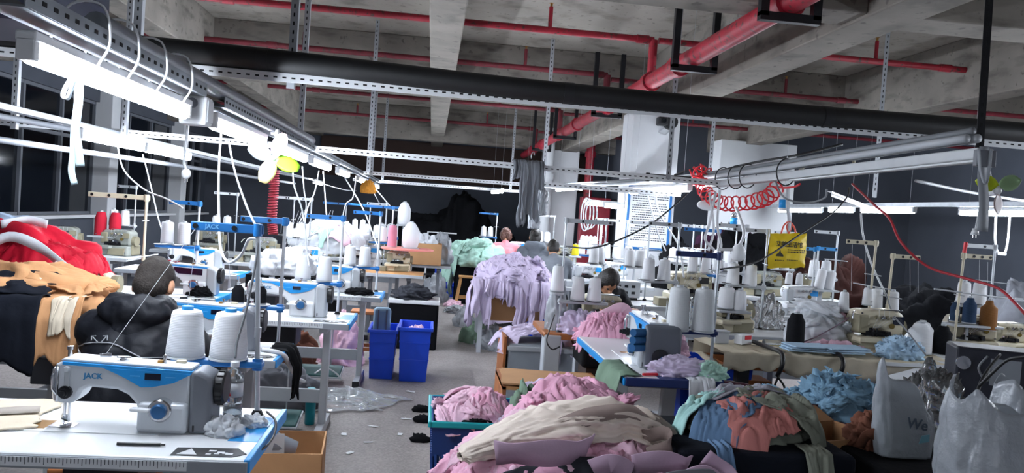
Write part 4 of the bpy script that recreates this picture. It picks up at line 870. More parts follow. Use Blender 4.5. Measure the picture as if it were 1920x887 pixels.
FPINK = fabric('pink_cloth', '#dfaac1'); FPINK2 = fabric('pale_pink_cloth', '#e2bccd'); FLAV = fabric('lavender_cloth', '#c3b7cf', .06); FMAUVE = fabric('mauve_felt', '#b399ac', .05)
FCREAM = fabric('cream_fleece', '#e2d4c8', .07); FTAUPE = fabric('taupe_wool', '#8a7a74', .1); FGREY = fabric('grey_cloth', '#6d6f75', .12); FDGREY = fabric('charcoal_cloth', '#34363c', .15)
FBLUE = fabric('light_blue_cloth', '#86abc4', .12); FSKY = fabric('sky_cloth', '#a9c4da', .08); FSALM = fabric('salmon_cloth', '#b4746e', .1); FOLIVE = fabric('grey_olive_cloth', '#7d8074', .12); FMINT = fabric('mint_cloth', '#a9cdbf', .08)
FSAGE = fabric('sage_net', '#6f8573', .15); FRED = fabric('red_satin', '#b4162c', .15, .6); FWHITE = fabric('white_cloth', '#cfd3d8', .05); FTAN = fabric('camel_wool', '#b98a62', .12); FNAVY = fabric('black_navy_wool', '#14171f', .2)
FBROWN = fabric('brown_wool', '#6d4638', .15); FBLACK = fabric('black_cloth', '#101114', .2); FMAROON = fabric('maroon_plastic', '#3c1626', .2, .35); FSTEEL = fabric('steel_blue_cloth', '#5b7592', .1); FBEIGE = fabric('beige_check', '#c9bda9', .08); FGREEN = fabric('lime_cloth', '#9fcf86', .1); FAQUA = fabric('aqua_cloth', '#9cc4c0', .1)
# ---- bins
def bin_(name, label, loc, w, d, h, m, rz=0, rimm=None, slats=False, taper=.84, cat='bin'):
    t = thing(name, label, cat, loc, rz); rimm = rimm or m; T = .008
    def wall(mb, z0, z1):
        def k(z): return taper+(1-taper)*z/h
        vs = []
        for z in (z0, z1):
            for ww, dd in ((w/2, d/2), (w/2-T, d/2-T)): vs += [(sx*ww*k(z), sy*dd*k(z), z) for sx, sy in ((-1, -1), (1, -1), (1, 1), (-1, 1))]
        f = []
        for i in range(4):
            j = (i+1) % 4; f += [(i, j, 8+j, 8+i), (4+j, 4+i, 12+i, 12+j), (8+i, 8+j, 12+j, 12+i), (i, 4+i, 4+j, j)]
        mb.add(vs, f)
    if not slats:
        mb = MB(); wall(mb, 0, h); mb.box((0, 0, T/2), (w*taper-.01, d*taper-.01, T)); mb.build('tub', m, t, smooth=False, bevel=.004)
    else:
        mb = MB(); wall(mb, 0, .06); mb.box((0, 0, T/2), (w*taper-.01, d*taper-.01, T)); mb.build('tub_base', m, t); mb = MB(); wall(mb, h*.66, h); mb.build('tub_collar', m, t)
        for s, nn, L_ in (((0, -1), 12, w), ((0, 1), 12, w), ((1, 0), 12, d), ((-1, 0), 12, d)):
            for i in range(nn):
                u = (i+.5)/nn*2-1
                def q(z): k = taper+(1-taper)*z/h; return Vector(((w/2-T/2)*k*s[0]+(w/2*k*.97*u if s[0] == 0 else 0), (d/2-T/2)*k*s[1]+(d/2*k*.97*u if s[1] == 0 else 0), z))
                MB().bar(q(.05), q(h*.68), .016, .02).build('slat', m, t)
    rm = MB(); R = .018
    for sx in (-1, 1): rm.box((sx*(w/2+R/2-.002), 0, h-.012), (R, d+2*R, .03))
    for sy in (-1, 1): rm.box((0, sy*(d/2+R/2-.002), h-.012), (w, R, .03))
    rm.build('rim', rimm, t, bevel=.006)
    if not slats:
        rb = MB()
        for z in (h*.72, h*.4): 
            k = taper+(1-taper)*z/h
            rb.box((0, -d/2*k-.002, z), (w*k*.9, .006, .01)); rb.box((w/2*k+.002, 0, z), (.006, d*k*.9, .01)); rb.box((-w/2*k-.002, 0, z), (.006, d*k*.9, .01))
        rb.build('stiffening_ribs', m, t)
    return t
bin_('plastic_bin', 'right blue plastic bin at the table end', (-.07, 6.78, 0), .27, .42, .47, BINB); bin_('plastic_bin', 'left blue plastic bin holding the cooler bag', (-.345, 6.82, 0), .23, .4, .43, BINB)
tag(MB().box((-.1, 6.594, .38), (.07, .002, .05)).build('paper_label', WHITE), 'white paper label on the right blue bin', 'label')
lump('cloth_bundle', 'pale cloth inside the right blue bin', 'cloth', (-.07, 6.8, .3), (.09, .14, .15), FPINK2, 3)
t = thing('cooler_bag', 'grey blue padded bag standing in the left blue bin', 'bag', (-.37, 6.8, .3), .1)
MB().box((0, 0, .15), (.15, .1, .3)).build('body', mat('pale_blue_nylon', '#7f9cb0', .7, var=.05), t, smooth=True, bevel=.03, bseg=3, angle=60); MB().box((-.035, -.052, .15), (.012, .006, .27)).box((.035, -.052, .15), (.012, .006, .27)).build('strap', DGREY, t)
TB = bin_('laundry_basket', 'teal rimmed deep blue slatted basket in the aisle foreground', (.28, 3.85, 0), .43, .5, .5, TEALD, rimm=TEAL, slats=True, rz=0)
hb = heapf((.28, 3.85, .42), .2, .23, .17, 5)
lump('garment', 'big pink garment bundle in the teal rimmed basket', 'garment', (.27, 3.84, .4), (.185, .21, .19), FPINK2, 11, .1, 8, 'pink garments in the basket')
for i in range(3): sheet('garment', ['pink garment on top of the basket, left fold', 'pink garment on top of the basket, right fold', 'pink garment at the basket back rim'][i], 'garment', hb, ((.24, 3.74), (.36, 3.85), (.25, 3.97))[i], (.4, 1.6, .1)[i], .3, .22, (FPINK2, FPINK, FPINK2)[i], 20+i, .02, .022, 16, group='pink garments in the basket')
lump('cloth_scrap', 'small pale mauve scrap on the basket front corner', 'cloth', (.44, 3.64, .48), (.06, .05, .05), FLAV, 4, .2); lump('cloth_scrap', 'black scrap on the basket front rim', 'cloth', (.28, 3.63, .48), (.07, .03, .03), FBLACK, 6, .2)
for i, (px_, py_) in enumerate(((790, 768), (793, 790), (785, 826))): lump('fabric_scrap', ['black scrap on the floor left of the basket, upper', 'black scrap on the floor left of the basket, middle', 'black scrap on the floor left of the basket, lower'][i], 'scrap', G(px_, py_, 0)[:2]+(0,), (.05, .03, .04), FBLACK, 30+i, .3, nu=20, nv=12) if False else None
def flr(px_, py_): g = G(px_, py_, 0); return (g.x, g.y, 0)
for i, (px_, py_) in enumerate(((790, 772), (793, 792), (787, 828))): lump('fabric_scrap', ['black scrap on the floor by the basket, farthest', 'black scrap on the floor by the basket, middle', 'black scrap on the floor by the basket, nearest'][i], 'scrap', flr(px_, py_), (.07, .03, .05), FBLACK, 30+i, .3, nu=20, nv=12)
for i, (px_, py_) in enumerate(((762, 786), (750, 815), (700, 800), (655, 850), (735, 745), (690, 830), (645, 815), (770, 735))): tag(sheet('paper_scrap', 'x', 'scrap', lambda x, y: 0, flr(px_, py_), i*1.3, .06, .03, WHITE, i, .004, .004, 20, (8, 6), solid=.001), 'tiny white lint scrap on the aisle floor', 'scrap', 'lint scraps on the floor')
# ---- near pile: wooden crate with pink garments, cream coat, felt bands
t = thing('wooden_crate', 'brown wooden crate under the near pink pile', 'crate', (.56, 2.8, 0))
for z in (.1, .26, .42):
    for sy in (-1, 1): MB().box((0, sy*.38, z), (.78, .015, .14)).build('plank', WOOD, t, bevel=.003)
    for sx in (-1, 1): MB().box((sx*.38, 0, z), (.015, .76, .14)).build('plank', WOOD, t, bevel=.003)
MB().box((0, 0, .03), (.74, .74, .015)).build('bottom', WOOD, t)
for sx in (-1, 1):
    for sy in (-1, 1): MB().box((sx*.36, sy*.36, .25), (.03, .03, .5)).build('corner_post', WOOD, t)
hp = heapf((.58, 2.82, .48), .5, .46, .22, 2, drop=.25)
lump('garment', 'large pink garment heap in the wooden crate', 'garment', (.57, 2.8, .4), (.46, .42, .3), FPINK, 21, .09, 9, 'pink garments in the near pile')
gp = 'pink garments in the near pile'
for i, (x, y, a, L, W, m, lab) in enumerate([(.3, 2.56, .2, .42, .3, FPINK, 'bright pink garment at the left front of the near pile'), (.62, 2.62, .5, .4, .26, FPINK, 'pink ruffled garment under the cream coat'), (.42, 2.48, -.1, .5, .28, FPINK2, 'pink garment along the near pile front'),
        (.85, 2.62, 1.0, .4, .3, FPINK2, 'pale pink garment at the right of the near pile'), (.3, 2.85, 1.3, .4, .3, FPINK2, 'pink garment on the left flank of the near pile')]):
    sheet('garment', lab, 'garment', hp, (x, y), a, L, W, m, 40+i, .03, .03, 13, (56, 36), gp)
# cream coat: long folded mass lying diagonally
def coat(u, v):
    # centre line from left front sleeve to right hood
    P = [Vector((.15, 2.6, .66)), Vector((.31, 2.68, .7)), Vector((.5, 2.76, .73)), Vector((.71, 2.86, .74)), Vector((.87, 2.9, .7)), Vector((.95, 2.92, .63))]
    k = u*(len(P)-1); i = min(int(k), len(P)-2); q = P[i].lerp(P[i+1], k-i)
    wd = .045+.105*sin(min(1, u*1.15)*pi*.72)**1.2; a = 2*pi*v
    hh = wd*(.55 if sin(a) > 0 else .5)
    e = 1+.3*foldz(u*.9+.12*cos(a), .5*sin(a)+.5*u, 71, 10)+.12*foldz(u*2, cos(a)*.6, 33, 9)+.1*nz(u*4, cos(a)*2, sin(a)*2)
    if u > .985 or u < .015: e *= .55
    return q+Vector((-.35*cos(a), .95*cos(a), 0))*wd*e*1.15+Vector((0, 0, sin(a)*hh*e))
tc_ = thing('cream_coat', 'cream fleece coat flung across the near pink pile', 'coat', (0, 0, 0))
MB().grid(coat, 150, 80).build('coat_body', FCREAM, tc_, smooth=True)
def hood(u, v):
    a, b = pi*(u*1.1-.05), 2*pi*v; e = 1+.14*foldz(u, v, 33, 8)
    return Vector((.87+.13*sin(a)*cos(b)*e, 2.86+.12*sin(a)*sin(b)*e, .66+.11*cos(a)*e))
MB().grid(hood, 36, 40).build('hood', FTAUPE, tc_, smooth=True)
ribbon('x', None, None, [(.5, 2.66, .76), (.64, 2.7, .8), (.78, 2.76, .8), (.88, 2.8, .75)], .07, FTAUPE, 5, wdir=(0, 1, .6), parent=tc_).name = 'collar'
ribbon('x', None, None, [(.82, 2.72, .72), (.9, 2.7, .74), (.9, 2.65, .71), (.82, 2.64, .68)], .05, FTAUPE, 8, wdir=(0, .2, 1), parent=tc_).name = 'pocket_flap'
for i, (pts, wd, m, lab) in enumerate([([(.26, 2.5, .66), (.36, 2.47, .67), (.48, 2.49, .67), (.56, 2.54, .66), (.6, 2.6, .67)], .09, FMAUVE, 'wide mauve felt band at the front of the near pile'), ([(.58, 2.46, .63), (.64, 2.43, .66), (.7, 2.45, .62), (.66, 2.5, .6)], .07, FMAUVE, 'curled mauve felt band in the near pile middle'),
        ([(.72, 2.48, .64), (.82, 2.47, .66), (.9, 2.5, .63), (.94, 2.56, .62)], .08, FMAUVE, 'mauve felt band under the coat hood'), ([(.86, 2.42, .58), (.92, 2.4, .64), (.99, 2.44, .6), (.97, 2.5, .57)], .08, FMAUVE, 'mauve felt band at the right end of the near pile'), ([(.98, 2.52, .66), (1.05, 2.5, .62), (1.08, 2.46, .58)], .08, FMAUVE, 'small mauve felt tab hanging off the near pile'),
        ([(.7, 2.36, .56), (.8, 2.35, .62), (.92, 2.37, .63), (1.0, 2.44, .56)], .1, FGREY, 'grey felt band below the mauve bands'), ([(.5, 2.36, .55), (.6, 2.33, .61), (.7, 2.33, .6), (.76, 2.37, .55)], .09, FGREY, 'grey folded felt at the near pile front')]):
    ribbon('felt_band', lab, 'fabric', [(a_, b_, c_+.05) for a_, b_, c_ in pts], wd, m, i*3, 'felt bands in the near pile', .006, (0, -.3, 1))
sheet('garment', 'charcoal garment at the very front of the near pile', 'garment', hp, (.55, 2.42), .1, .5, .2, FDGREY, 61, .05, .03, 12, (50, 30))
# ---- pink heap, net bag and cardboard behind
t = thing('plywood_shelf', 'plywood shelf unit behind the near pink pile', 'shelf', (.78, 4.6, 0))
MB().box((0, 0, .5), (.62, .5, .018)).build('shelf_board', WOODL, t); MB().box((0, 0, .2), (.62, .5, .018)).build('shelf_board', WOODL, t)
for sx in (-1, 1): MB().box((sx*.3, 0, .26), (.02, .5, .5)).build('side_panel', WOOD, t)
tag(MB().prism([(.46, 4.36), (1.02, 4.3), (1.1, 4.5), (1.05, 4.72), (.5, 4.78)], .52, .53, axis='z').build('cardboard_sheet', CARD), 'flat beige cardboard sheet lying on the plywood shelf', 'cardboard')
t = thing('carton', 'carton carrying the second pink heap', 'box', (.72, 3.55, 0)); MB().box((0, 0, .24), (.6, .5, .48)).build('box_body', CARD, t, bevel=.006)
h2 = heapf((.72, 3.55, .47), .34, .27, .24, 8, drop=.2)
lump('garment', 'pink heap between cream coat and cardboard sheet', 'garment', (.72, 3.55, .42), (.31, .24, .27), FPINK, 51, .1, 9, 'second pink heap')
for i, (x, y, a, lab) in enumerate([(.6, 3.42, .6, 'pink garment at the left of the second pink heap'), (.8, 3.45, -.4, 'pink garment on the second pink heap front'), (.75, 3.62, .1, 'pink garment on the second pink heap top')]): sheet('garment', lab, 'garment', h2, (x, y), a, .4, .26, FPINK, 55+i, .02, .028, 14, group='second pink heap')
lump('net_bag', 'sage green net bag beside the second pink heap', 'bag', (.5, 3.62, .36), (.09, .12, .3), FSAGE, 62, .12, 7); lump('cloth_scrap', 'pale lilac scrap on the sage net bag', 'cloth', (.58, 3.7, .62), (.08, .06, .07), FLAV, 64, .25)
# ---- crates with lavender cloth, aisle right side
t = thing('grey_crate', 'grey plastic crate in a plywood box under lavender cloth', 'crate', (.93, 6.3, 0))
MB().box((-.28, 0, .26), (.02, .5, .52)).build('plywood_side', WOOD, t); MB().box((.3, 0, .26), (.02, .5, .52)).build('plywood_side', WOOD, t); MB().box((.02, 0, .24), (.54, .48, .44)).build('crate_body', mat('crate_grey', '#8e959c', .5, var=.06), t, bevel=.015); MB().box((.02, -.01, .43), (.56, .5, .04)).build('crate_rim', GREYM, t, bevel=.008)
hl = heapf((.95, 6.35, .46), .34, .3, .1, 12, drop=.1)
for i, (x, y, a, m, lab) in enumerate([(.85, 6.3, .2, FLAV, 'lavender cloth spread on the grey crate, left'), (1.02, 6.3, -.3, FLAV, 'lavender cloth spread on the grey crate, right'), (.93, 6.45, .6, FLAV, 'lavender cloth at the back of the grey crate')]): sheet('garment', lab, 'garment', hl, (x, y), a, .5, .36, m, 70+i, .02, .02, 12, group='lavender cloth on the crate')
drape('garment', 'lavender cloth tail hanging over the crate front', 'garment', (.97, 6.04, .5), (1.1, 6.04, .5), .16, FLAV, 3, .012, 2)
# lavender heap on table
t = thing('work_table', 'small grey table under the big lavender heap', 'table', (.95, 8.4, 0)); MB().box((0, 0, .68), (.8, .6, .04)).build('table_top', GREYM, t, bevel=.006); MB().box((0, -.05, .5), (.6, .4, .3)).build('carton_below', CARDD, t)
for sx in (-1, 1):
    for sy in (-1, 1): MB().box((sx*.36, sy*.25, .33), (.045, .045, .66)).build('leg', GREYM, t)
hL = heapf((.93, 8.38, .7), .44, .36, .3, 17, drop=.1)
GL = 'lavender garments on the aisle table'
lump('garment', 'core of the lavender garment heap on the aisle table', 'garment', (.93, 8.38, .68), (.42, .33, .32), FLAV, 81, .1, 9, GL)
rl = random.Random(4)
for i in range(9): sheet('garment', 'lavender garment tangled in the heap on the aisle table', 'garment', hL, (.93+rl.uniform(-.3, .3), 8.3+rl.uniform(-.2, .2)), rl.uniform(0, 3), rl.uniform(.3, .5), rl.uniform(.2, .3), FLAV, 90+i, .015+.006*i, .035, 13, (52, 38), GL)
for i, (x0, x1, L) in enumerate(((.48, .68, .4), (.6, .8, .16), (.8, .98, .26), (.93, 1.14, .46), (1.08, 1.26, .3), (1.2, 1.36, .38))): drape('garment', ('leftmost lavender sleeve hanging off the aisle table', 'second lavender sleeve from the left on the aisle table', 'third lavender sleeve from the left on the aisle table', 'longest lavender sleeve in the middle of the aisle table', 'fifth lavender sleeve from the left on the aisle table', 'rightmost lavender sleeve hanging off the aisle table')[i], 'garment', (x0, 8.06-.02*(i % 3), .8), (x1, 8.06-.02*((i+1) % 3), .77), L, FLAV, 100+i, .045, 1.2, ragged=.55, group='lavender sleeves hanging down')
drape('garment', 'lavender cloth hanging far down at the heap left end', 'garment', (.5, 8.35, .74), (.5, 8.08, .74), .45, FLAV, 117, .03, 2, out=(-1, 0))
for i, (px_, py_, r, m, lab, sd) in enumerate([(890, 642, (.16, .14, .26), FSAGE, 'greenish net bag on the floor before the lavender heap', 1), (935, 655, (.22, .18, .3), BAGW, 'white plastic bag on the floor by the grey crate', 2), (870, 612, (.13, .12, .24), BAGW, 'white plastic bag on the aisle edge', 3), (948, 618, (.32, .22, .42), FLAV, 'lavender bundle slumped before the aisle table', 4), (860, 586, (.22, .16, .1), BAGW, 'clear film crumpled on the aisle floor', 5), (850, 575, (.14, .12, .1), FPINK2, 'dusty pink bundle on the aisle floor', 6)]):
    lump('bundle', lab, 'bundle', flr(px_, py_), r, m, 120+sd, .13, 8)
lump('plastic_bag', 'full white plastic bag standing at the aisle end', 'bag', flr(815, 566), (.19, .17, .42), BAGW, 131, .12, 7)
bin_('plastic_bin', 'blue bin at the aisle end by the mint heap', (.28, 13.4, .2), .34, .34, .42, BINB); bin_('plastic_tray', 'blue crate lying on the floor under the far bin', (.36, 13.4, 0), .6, .5, .2, BINB, taper=.92)
bin_('plastic_bin', 'blue bin under the lavender table right side', (1.28, 8.2, 0), .34, .3, .36, BINB); bin_('plastic_bin', 'blue bin under the small orange table', (1.25, 6.35, 0), .42, .4, .36, BINB); bin_('plastic_bin', 'tall bright blue bin under the padded table', (1.95, 5.1, 0), .5, .4, .6, BINB); bin_('plastic_bin', 'blue bin behind the clear plastic bag', (3.05, 4.2, .35), .34, .3, .36, BINB); bin_('plastic_tray', 'blue shallow crate beneath the right blue bin', (3.05, 4.2, 0), .5, .45, .34, BINB, taper=.95)
bin_('plastic_bin', 'sky blue bin under the control unit bench', (2.1, 7.15, .3), .2, .2, .28, BLUE); bin_('plastic_tray', 'grey crate below the sky blue bin', (2.1, 7.15, 0), .4, .4, .29, GREYM, taper=.95)
# mint heap
t = thing('black_table', 'black draped table under the mint heap', 'table', (.82, 12.6, 0)); MB().box((0, 0, .31), (.75, .6, .62)).build('draped_body', FBLACK, t, bevel=.02)
hm = heapf((.75, 12.6, .62), .5, .4, .4, 21, drop=.3)
lump('garment', 'core of the mint green garment heap', 'garment', (.72, 12.6, .6), (.46, .38, .42), FMINT, 141, .12, 9, 'mint garments')
for i in range(6): sheet('garment', 'mint green garment in the heap beside the stool', 'garment', hm, (.65+rl.uniform(-.3, .4), 12.5+rl.uniform(-.2, .2)), rl.uniform(0, 3), .5, .3, FMINT, 150+i, .02, .04, 11, (30, 22), 'mint garments')
drape('garment', 'mint cloth hanging down at the heap left end', 'garment', (.42, 12.9, .62), (.42, 12.4, .62), .5, fabric('pale_mint_cloth', '#bdd6cf', .06), 163, .04, 2, out=(-1, 0))
crumple('bunched lavender garment on the aisle table heap', 'bunched lavender garments', (.93, 8.38, .7), (.42, .33, .28), FLAV, 12, 501, (.14, .06, .07))
crumple('bunched mint garment on the mint heap', 'bunched mint garments', (.72, 12.6, .62), (.46, .38, .38), FMINT, 8, 521, (.16, .08, .09))
crumple('bunched pink garment in the teal rimmed basket', 'bunched pink garments in the basket', (.27, 3.84, .44), (.17, .2, .13), FPINK2, 7, 541, (.08, .035, .04))
crumple('bunched pink garment on the second pink heap', 'bunched garments on the second pink heap', (.72, 3.55, .46), (.3, .23, .2), FPINK, 8, 561, (.11, .045, .05))
crumple('bunched pink garment at the near pile flank', 'bunched garments on the near pile', (.55, 2.76, .42), (.44, .4, .22), FPINK, 9, 581, (.12, .05, .05), 0)
# stool
def stool(label, p, h=.48, m=WOODL):
    t = thing('wooden_stool', label, 'stool', p); MB().box((0, 0, h-.015), (.27, .2, .03)).build('seat', m, t, bevel=.005)
    for sx in (-1, 1):
        for sy in (-1, 1): MB().bar((sx*.16, sy*.12, 0), (sx*.1, sy*.07, h-.03), .03, .03).build('leg', m, t, bevel=.003)
    for sy in (-1, 1): MB().box((0, sy*.105, h*.3), (.26, .02, .03)).build('stretcher', m, t)
    for sx in (-1, 1): MB().box((sx*.138, 0, h*.38), (.02, .18, .03)).build('stretcher', m, t)
stool('small wooden stool at the aisle end before the mint heap', (.62, 12.0, 0)); stool('reddish wooden stool behind the fourth left table', (-.55, 7.3, 0), .5, WOOD); stool('wooden stool under the padded table', (2.2, 5.0, 0), .5, WOOD)
# black bales at the far wall
for i, (x, y, r) in enumerate([(-.2, 17.6, (.9, .6, 1.3)), (.75, 17.7, (.75, .6, 1.85)), (1.5, 17.5, (.6, .5, 1.2)), (.3, 16.9, (.7, .5, .8))]): lump('fabric_bale', ['black covered bale at the far wall, left one', 'tallest black covered bale at the far wall', 'black covered bale at the far wall, right one', 'low black bale before the others at the far wall'][i], 'bale', (x, y, 0), r, FBLACK, 170+i, .08, 6)
t = thing('bale_trolley', 'thin white trolley frame before the black bales', 'trolley', (-.05, 16.1, 0)); 
MB().tube([(0, 0, 0), (0, 0, 1.0), (.6, 0, 1.0)], .018).build('handle_frame', WHITE, t); MB().box((.3, .1, .12), (.7, .4, .04)).build('deck', DSTEEL, t)
for sx in (0, .6): MB().cyl((sx, .1, .05), (sx, .16, .05), .05).build('wheel', BLACK, t)
# brown carton at left aisle
def carton(label, p, s, rz=0, m=CARD, flaps=True, open_=True, inner=True):
    t = thing('carton', label, 'box', p, rz); w_, d_, h_ = s; T = .008
    MB().box((0, -d_/2, h_/2), (w_, T, h_)).box((0, d_/2, h_/2), (w_, T, h_)).box((-w_/2, 0, h_/2), (T, d_, h_)).box((w_/2, 0, h_/2), (T, d_, h_)).box((0, 0, T), (w_, d_, T)).build('box_body', m, t)
    if flaps:
        MB().prism([(-w_/2, 0), (w_/2, 0), (w_/2-.03, d_*.4), (-w_/2+.03, d_*.4)], 0, .005, axis='z', M=Matrix.Translation((0, d_/2, h_)) @ Matrix.Rotation(.5, 4, 'X')).build('flap', m, t)
        MB().prism([(0, -d_/2), (w_*.35, -d_/2+.03), (w_*.35, d_/2-.03), (0, d_/2)], 0, .005, axis='z', M=Matrix.Translation((w_/2, 0, h_)) @ Matrix.Rotation(1.0, 4, 'Y')).build('flap', m, t)
    return t
carton('brown carton with clothes at the left of the aisle', (-.05, 10.3, .75), (.42, .36, .28), flaps=False); lump('cloth_bundle', 'white crumpled cloth in the brown carton', 'cloth', (-.08, 10.3, .85), (.2, .16, .28), FWHITE, 181, .16); lump('plastic_bag', 'grey translucent bag behind the brown carton', 'bag', (.15, 10.6, .75), (.16, .16, .4), BAGW, 182, .12)
bench('dark bench under the brown carton', (-.05, 10.4, 0), .7, .5, m=BLACK)

t = thing('black_cabinet', 'low black cabinet with white band beside the overlock table', 'cabinet', (-.12, 8.3, 0)); MB().box((0, 0, .24), (.52, .4, .48)).build('draped_body', FBLACK, t, bevel=.02); MB().box((0, 0, .5), (.54, .42, .04)).build('white_top', WHITE, t, bevel=.006)
lump('garment', 'grey and black clothes on the low black cabinet', 'garment', (-.14, 8.3, .52), (.22, .18, .14), FDGREY, 184, .14)
# box in the left foreground with cup and paper
B1 = carton('open brown carton on the floor right of the near table', (-.64, 3.72, 0), (.4, .36, .34), .08, flaps=False)
t = thing('paper_cup', 'pale blue paper cup lying in the open carton', 'cup', (-.55, 3.62, .345)); MB().lathe([(.028, 0), (.045, .1), (.047, .1), (.043, .1), (.026, .005)], n=18, M=Matrix.Rotation(-1.35, 4, 'Y')).build('cup_wall', mat('pale_blue_paper', '#b9c9d6', .6), t, smooth=True)
tag(MB().box((0, 0, 0), (.2, .004, .11), Matrix.Rotation(.25, 4, 'X')).build('white_card', WHITEP), 'white card leaning inside the open carton', 'card').location = (-.7, 3.58, .37)
carton('brown carton under the near sewing table', (-1.0, 2.45, .0), (.36, .3, .3), flaps=False); carton('second carton under the near sewing table', (-.62, 2.62, 0), (.2, .3, .28), flaps=False)
# films on floor
def fl0(x, y): return .0
FILM = mat('floor_film', '#e6ecf0', .06, trans=.5, alpha=.4, bump=.25, bscale=18)
sheet('plastic_film', 'clear plastic film spread on the floor under the third table', 'plastic film', fl0, (-.85, 5.85), .1, 1.0, .7, FILM, 191, .015, .035, 6, (60, 44), solid=.001); sheet('plastic_film', 'clear plastic film reaching out into the aisle', 'plastic film', fl0, (-.45, 5.95), -.6, .6, .45, FILM, 192, .012, .03, 7, (44, 34), solid=.001)
lump('plastic_bag', 'crumpled clear bag on the floor behind the near table', 'bag', (-1.35, 3.6, 0), (.25, .14, .22), CLEARP, 193, .15)
bt = flr(580, 795); t = thing('drink_bottle', 'teal metal drink bottle standing on the floor', 'bottle', bt); TM = mat('teal_metal', '#15808c', .3, .3)
MB().lathe([(.03, 0), (.034, .006), (.034, .185), (.03, .195)], n=18).build('body', TM, t, smooth=True, angle=50); MB().lathe([(.031, .197), (.031, .235), (.024, .244)], n=18).build('cap', mat('pale_teal', '#6fb3bb', .35), t, smooth=True, angle=50)
# ---- on the near table: water bottle, tissue, pen, cloth, decal
t = thing('water_bottle', 'clear plastic water bottle beside the near machine', 'bottle', (-.61, 2.6, .752)); 
MB().lathe([(.026, 0), (.03, .006), (.03, .03), (.028, .034), (.03, .04), (.03, .06), (.028, .064), (.03, .07), (.03, .135), (.026, .15), (.014, .172), (.013, .18)], n=20).build('bottle_wall', mat('bottle_clear', '#e8eef2', .08, trans=.85), t, smooth=True)
MB().lathe([(.0305, .085), (.0305, .13)], n=20).build('paper_label', mat('label_white', '#dfe3e8', .5, alpha=.6), t, smooth=True); MB().prism([(-.02, .09), (.0, .09), (-.008, .112), (-.02, .112)], -.0315, -.029).build('red_mark', REDP, t); MB().lathe([(.014, .18), (.0145, .184), (.0145, .197), (.012, .199)], n=16).build('cap', WHITE, t, smooth=True, angle=50)
MB().lathe([(.028, .004), (.028, .05), (.001, .05)], n=18).build('water', mat('water', '#dfe9f0', .02, trans=.95), t, smooth=True)
lump('tissue', 'crumpled white tissue beside the water bottle, near', 'tissue', (-.6, 2.46, .75), (.055, .05, .055), FWHITE, 201, .16, 7); lump('tissue', 'crumpled white tissue at the pole foot', 'tissue', (-.53, 2.56, .75), (.04, .035, .035), FWHITE, 202, .16, 7)
tag(MB().cyl((-.86, 2.31, .756), (-.74, 2.315, .756), .005, n=8).cyl((-.74, 2.315, .756), (-.728, 2.3155, .756), .003, n=8).build('pen', BLACK, smooth=True, angle=40), 'black pen lying in front of the near machine', 'pen')
sheet('cloth_piece', 'beige checked cloth piece at the left table edge', 'cloth', lambda x, y: .752, (-1.42, 2.52), .3, .5, .34, FBEIGE, 203, .006, .008, 4, (30, 22), ragged=.1)
ribbon('cloth_stripe', 'darker stripe band across the beige cloth piece', 'cloth', [(-1.6, 2.44, .772), (-1.4, 2.5, .772), (-1.2, 2.58, .772)], .05, fabric('taupe_stripe', '#a39b93'), 2, wdir=(0, 1, 0), th=.002)
# ---- coats beside the man and red jackets
t = thing('side_bench', 'low steel bench under the camel coat pile', 'table', (-1.95, 3.78, 0)); MB().box((0, 0, .92), (.9, .5, .03)).build('table_top', GREYM, t)
for sx in (-.42, .3): MB().box((sx, -.1, .46), (.05, .05, .92)).build('leg', GREYM, t)
hc = heapf((-1.85, 3.72, .92), .5, .36, .14, 31, drop=.2)
lump('coat', 'camel and black coat stack left of the man', 'coat', (-1.85, 3.74, .92), (.42, .3, .2), FTAN, 211, .1, 7, 'wool coats by the man')
for i, (x, y, a, L, W, m, lab) in enumerate([(-1.9, 3.58, .2, .6, .34, FNAVY, 'black wool coat panel on the coat stack'), (-1.62, 3.66, -.3, .34, .24, FTAN, 'camel wool flap at the right of the coat stack'), (-1.7, 3.72, .9, .3, .2, FBEIGE, 'pale beige wool flap on the coat stack'), (-2.1, 3.7, .5, .4, .3, FTAN, 'camel wool panel at the far left of the coat stack')]): sheet('coat', lab, 'coat', hc, (x, y), a, L, W, m, 214+i, .03, .025, 8, group='wool coats by the man')
for i, (x0, x1, L, m, lab) in enumerate([(-2.2, -1.98, .24, FTAN, 'camel wool skirt hanging at far left'), (-2.02, -1.6, .3, FNAVY, 'black wool panel hanging from the coat stack'), (-1.68, -1.44, .27, FTAN, 'camel wool panel hanging beside the man'), (-1.56, -1.46, .14, FBEIGE, 'pale wool lining hanging beside the man')]): drape('coat', lab, 'coat', (x0, 3.45-.012*(i if i != 1 else 4), 1.0), (x1, 3.45-.012*(i if i != 1 else 4), 1.01), L, m, 220+i, .012, .7, ragged=.35, group='wool coats hanging')
hr = heapf((-2.32, 4.75, .76), .5, .32, .44, 41, drop=.05)
lump('jacket', 'big pile of red satin jackets at the left', 'jacket', (-2.34, 4.78, .76), (.48, .3, .47), FRED, 231, .09, 6, 'red jackets')
for i, (x, y, a, m, lab) in enumerate([(-2.2, 4.62, .3, FRED, 'red jacket on the pile front'), (-2.5, 4.68, 1.1, FRED, 'red jacket on the pile left side'), (-2.1, 4.8, -.5, FRED, 'red jacket on the pile right side')]): sheet('jacket', lab, 'jacket', hr, (x, y), a, .5, .34, m, 234+i, .015, .03, 9, group='red jackets')
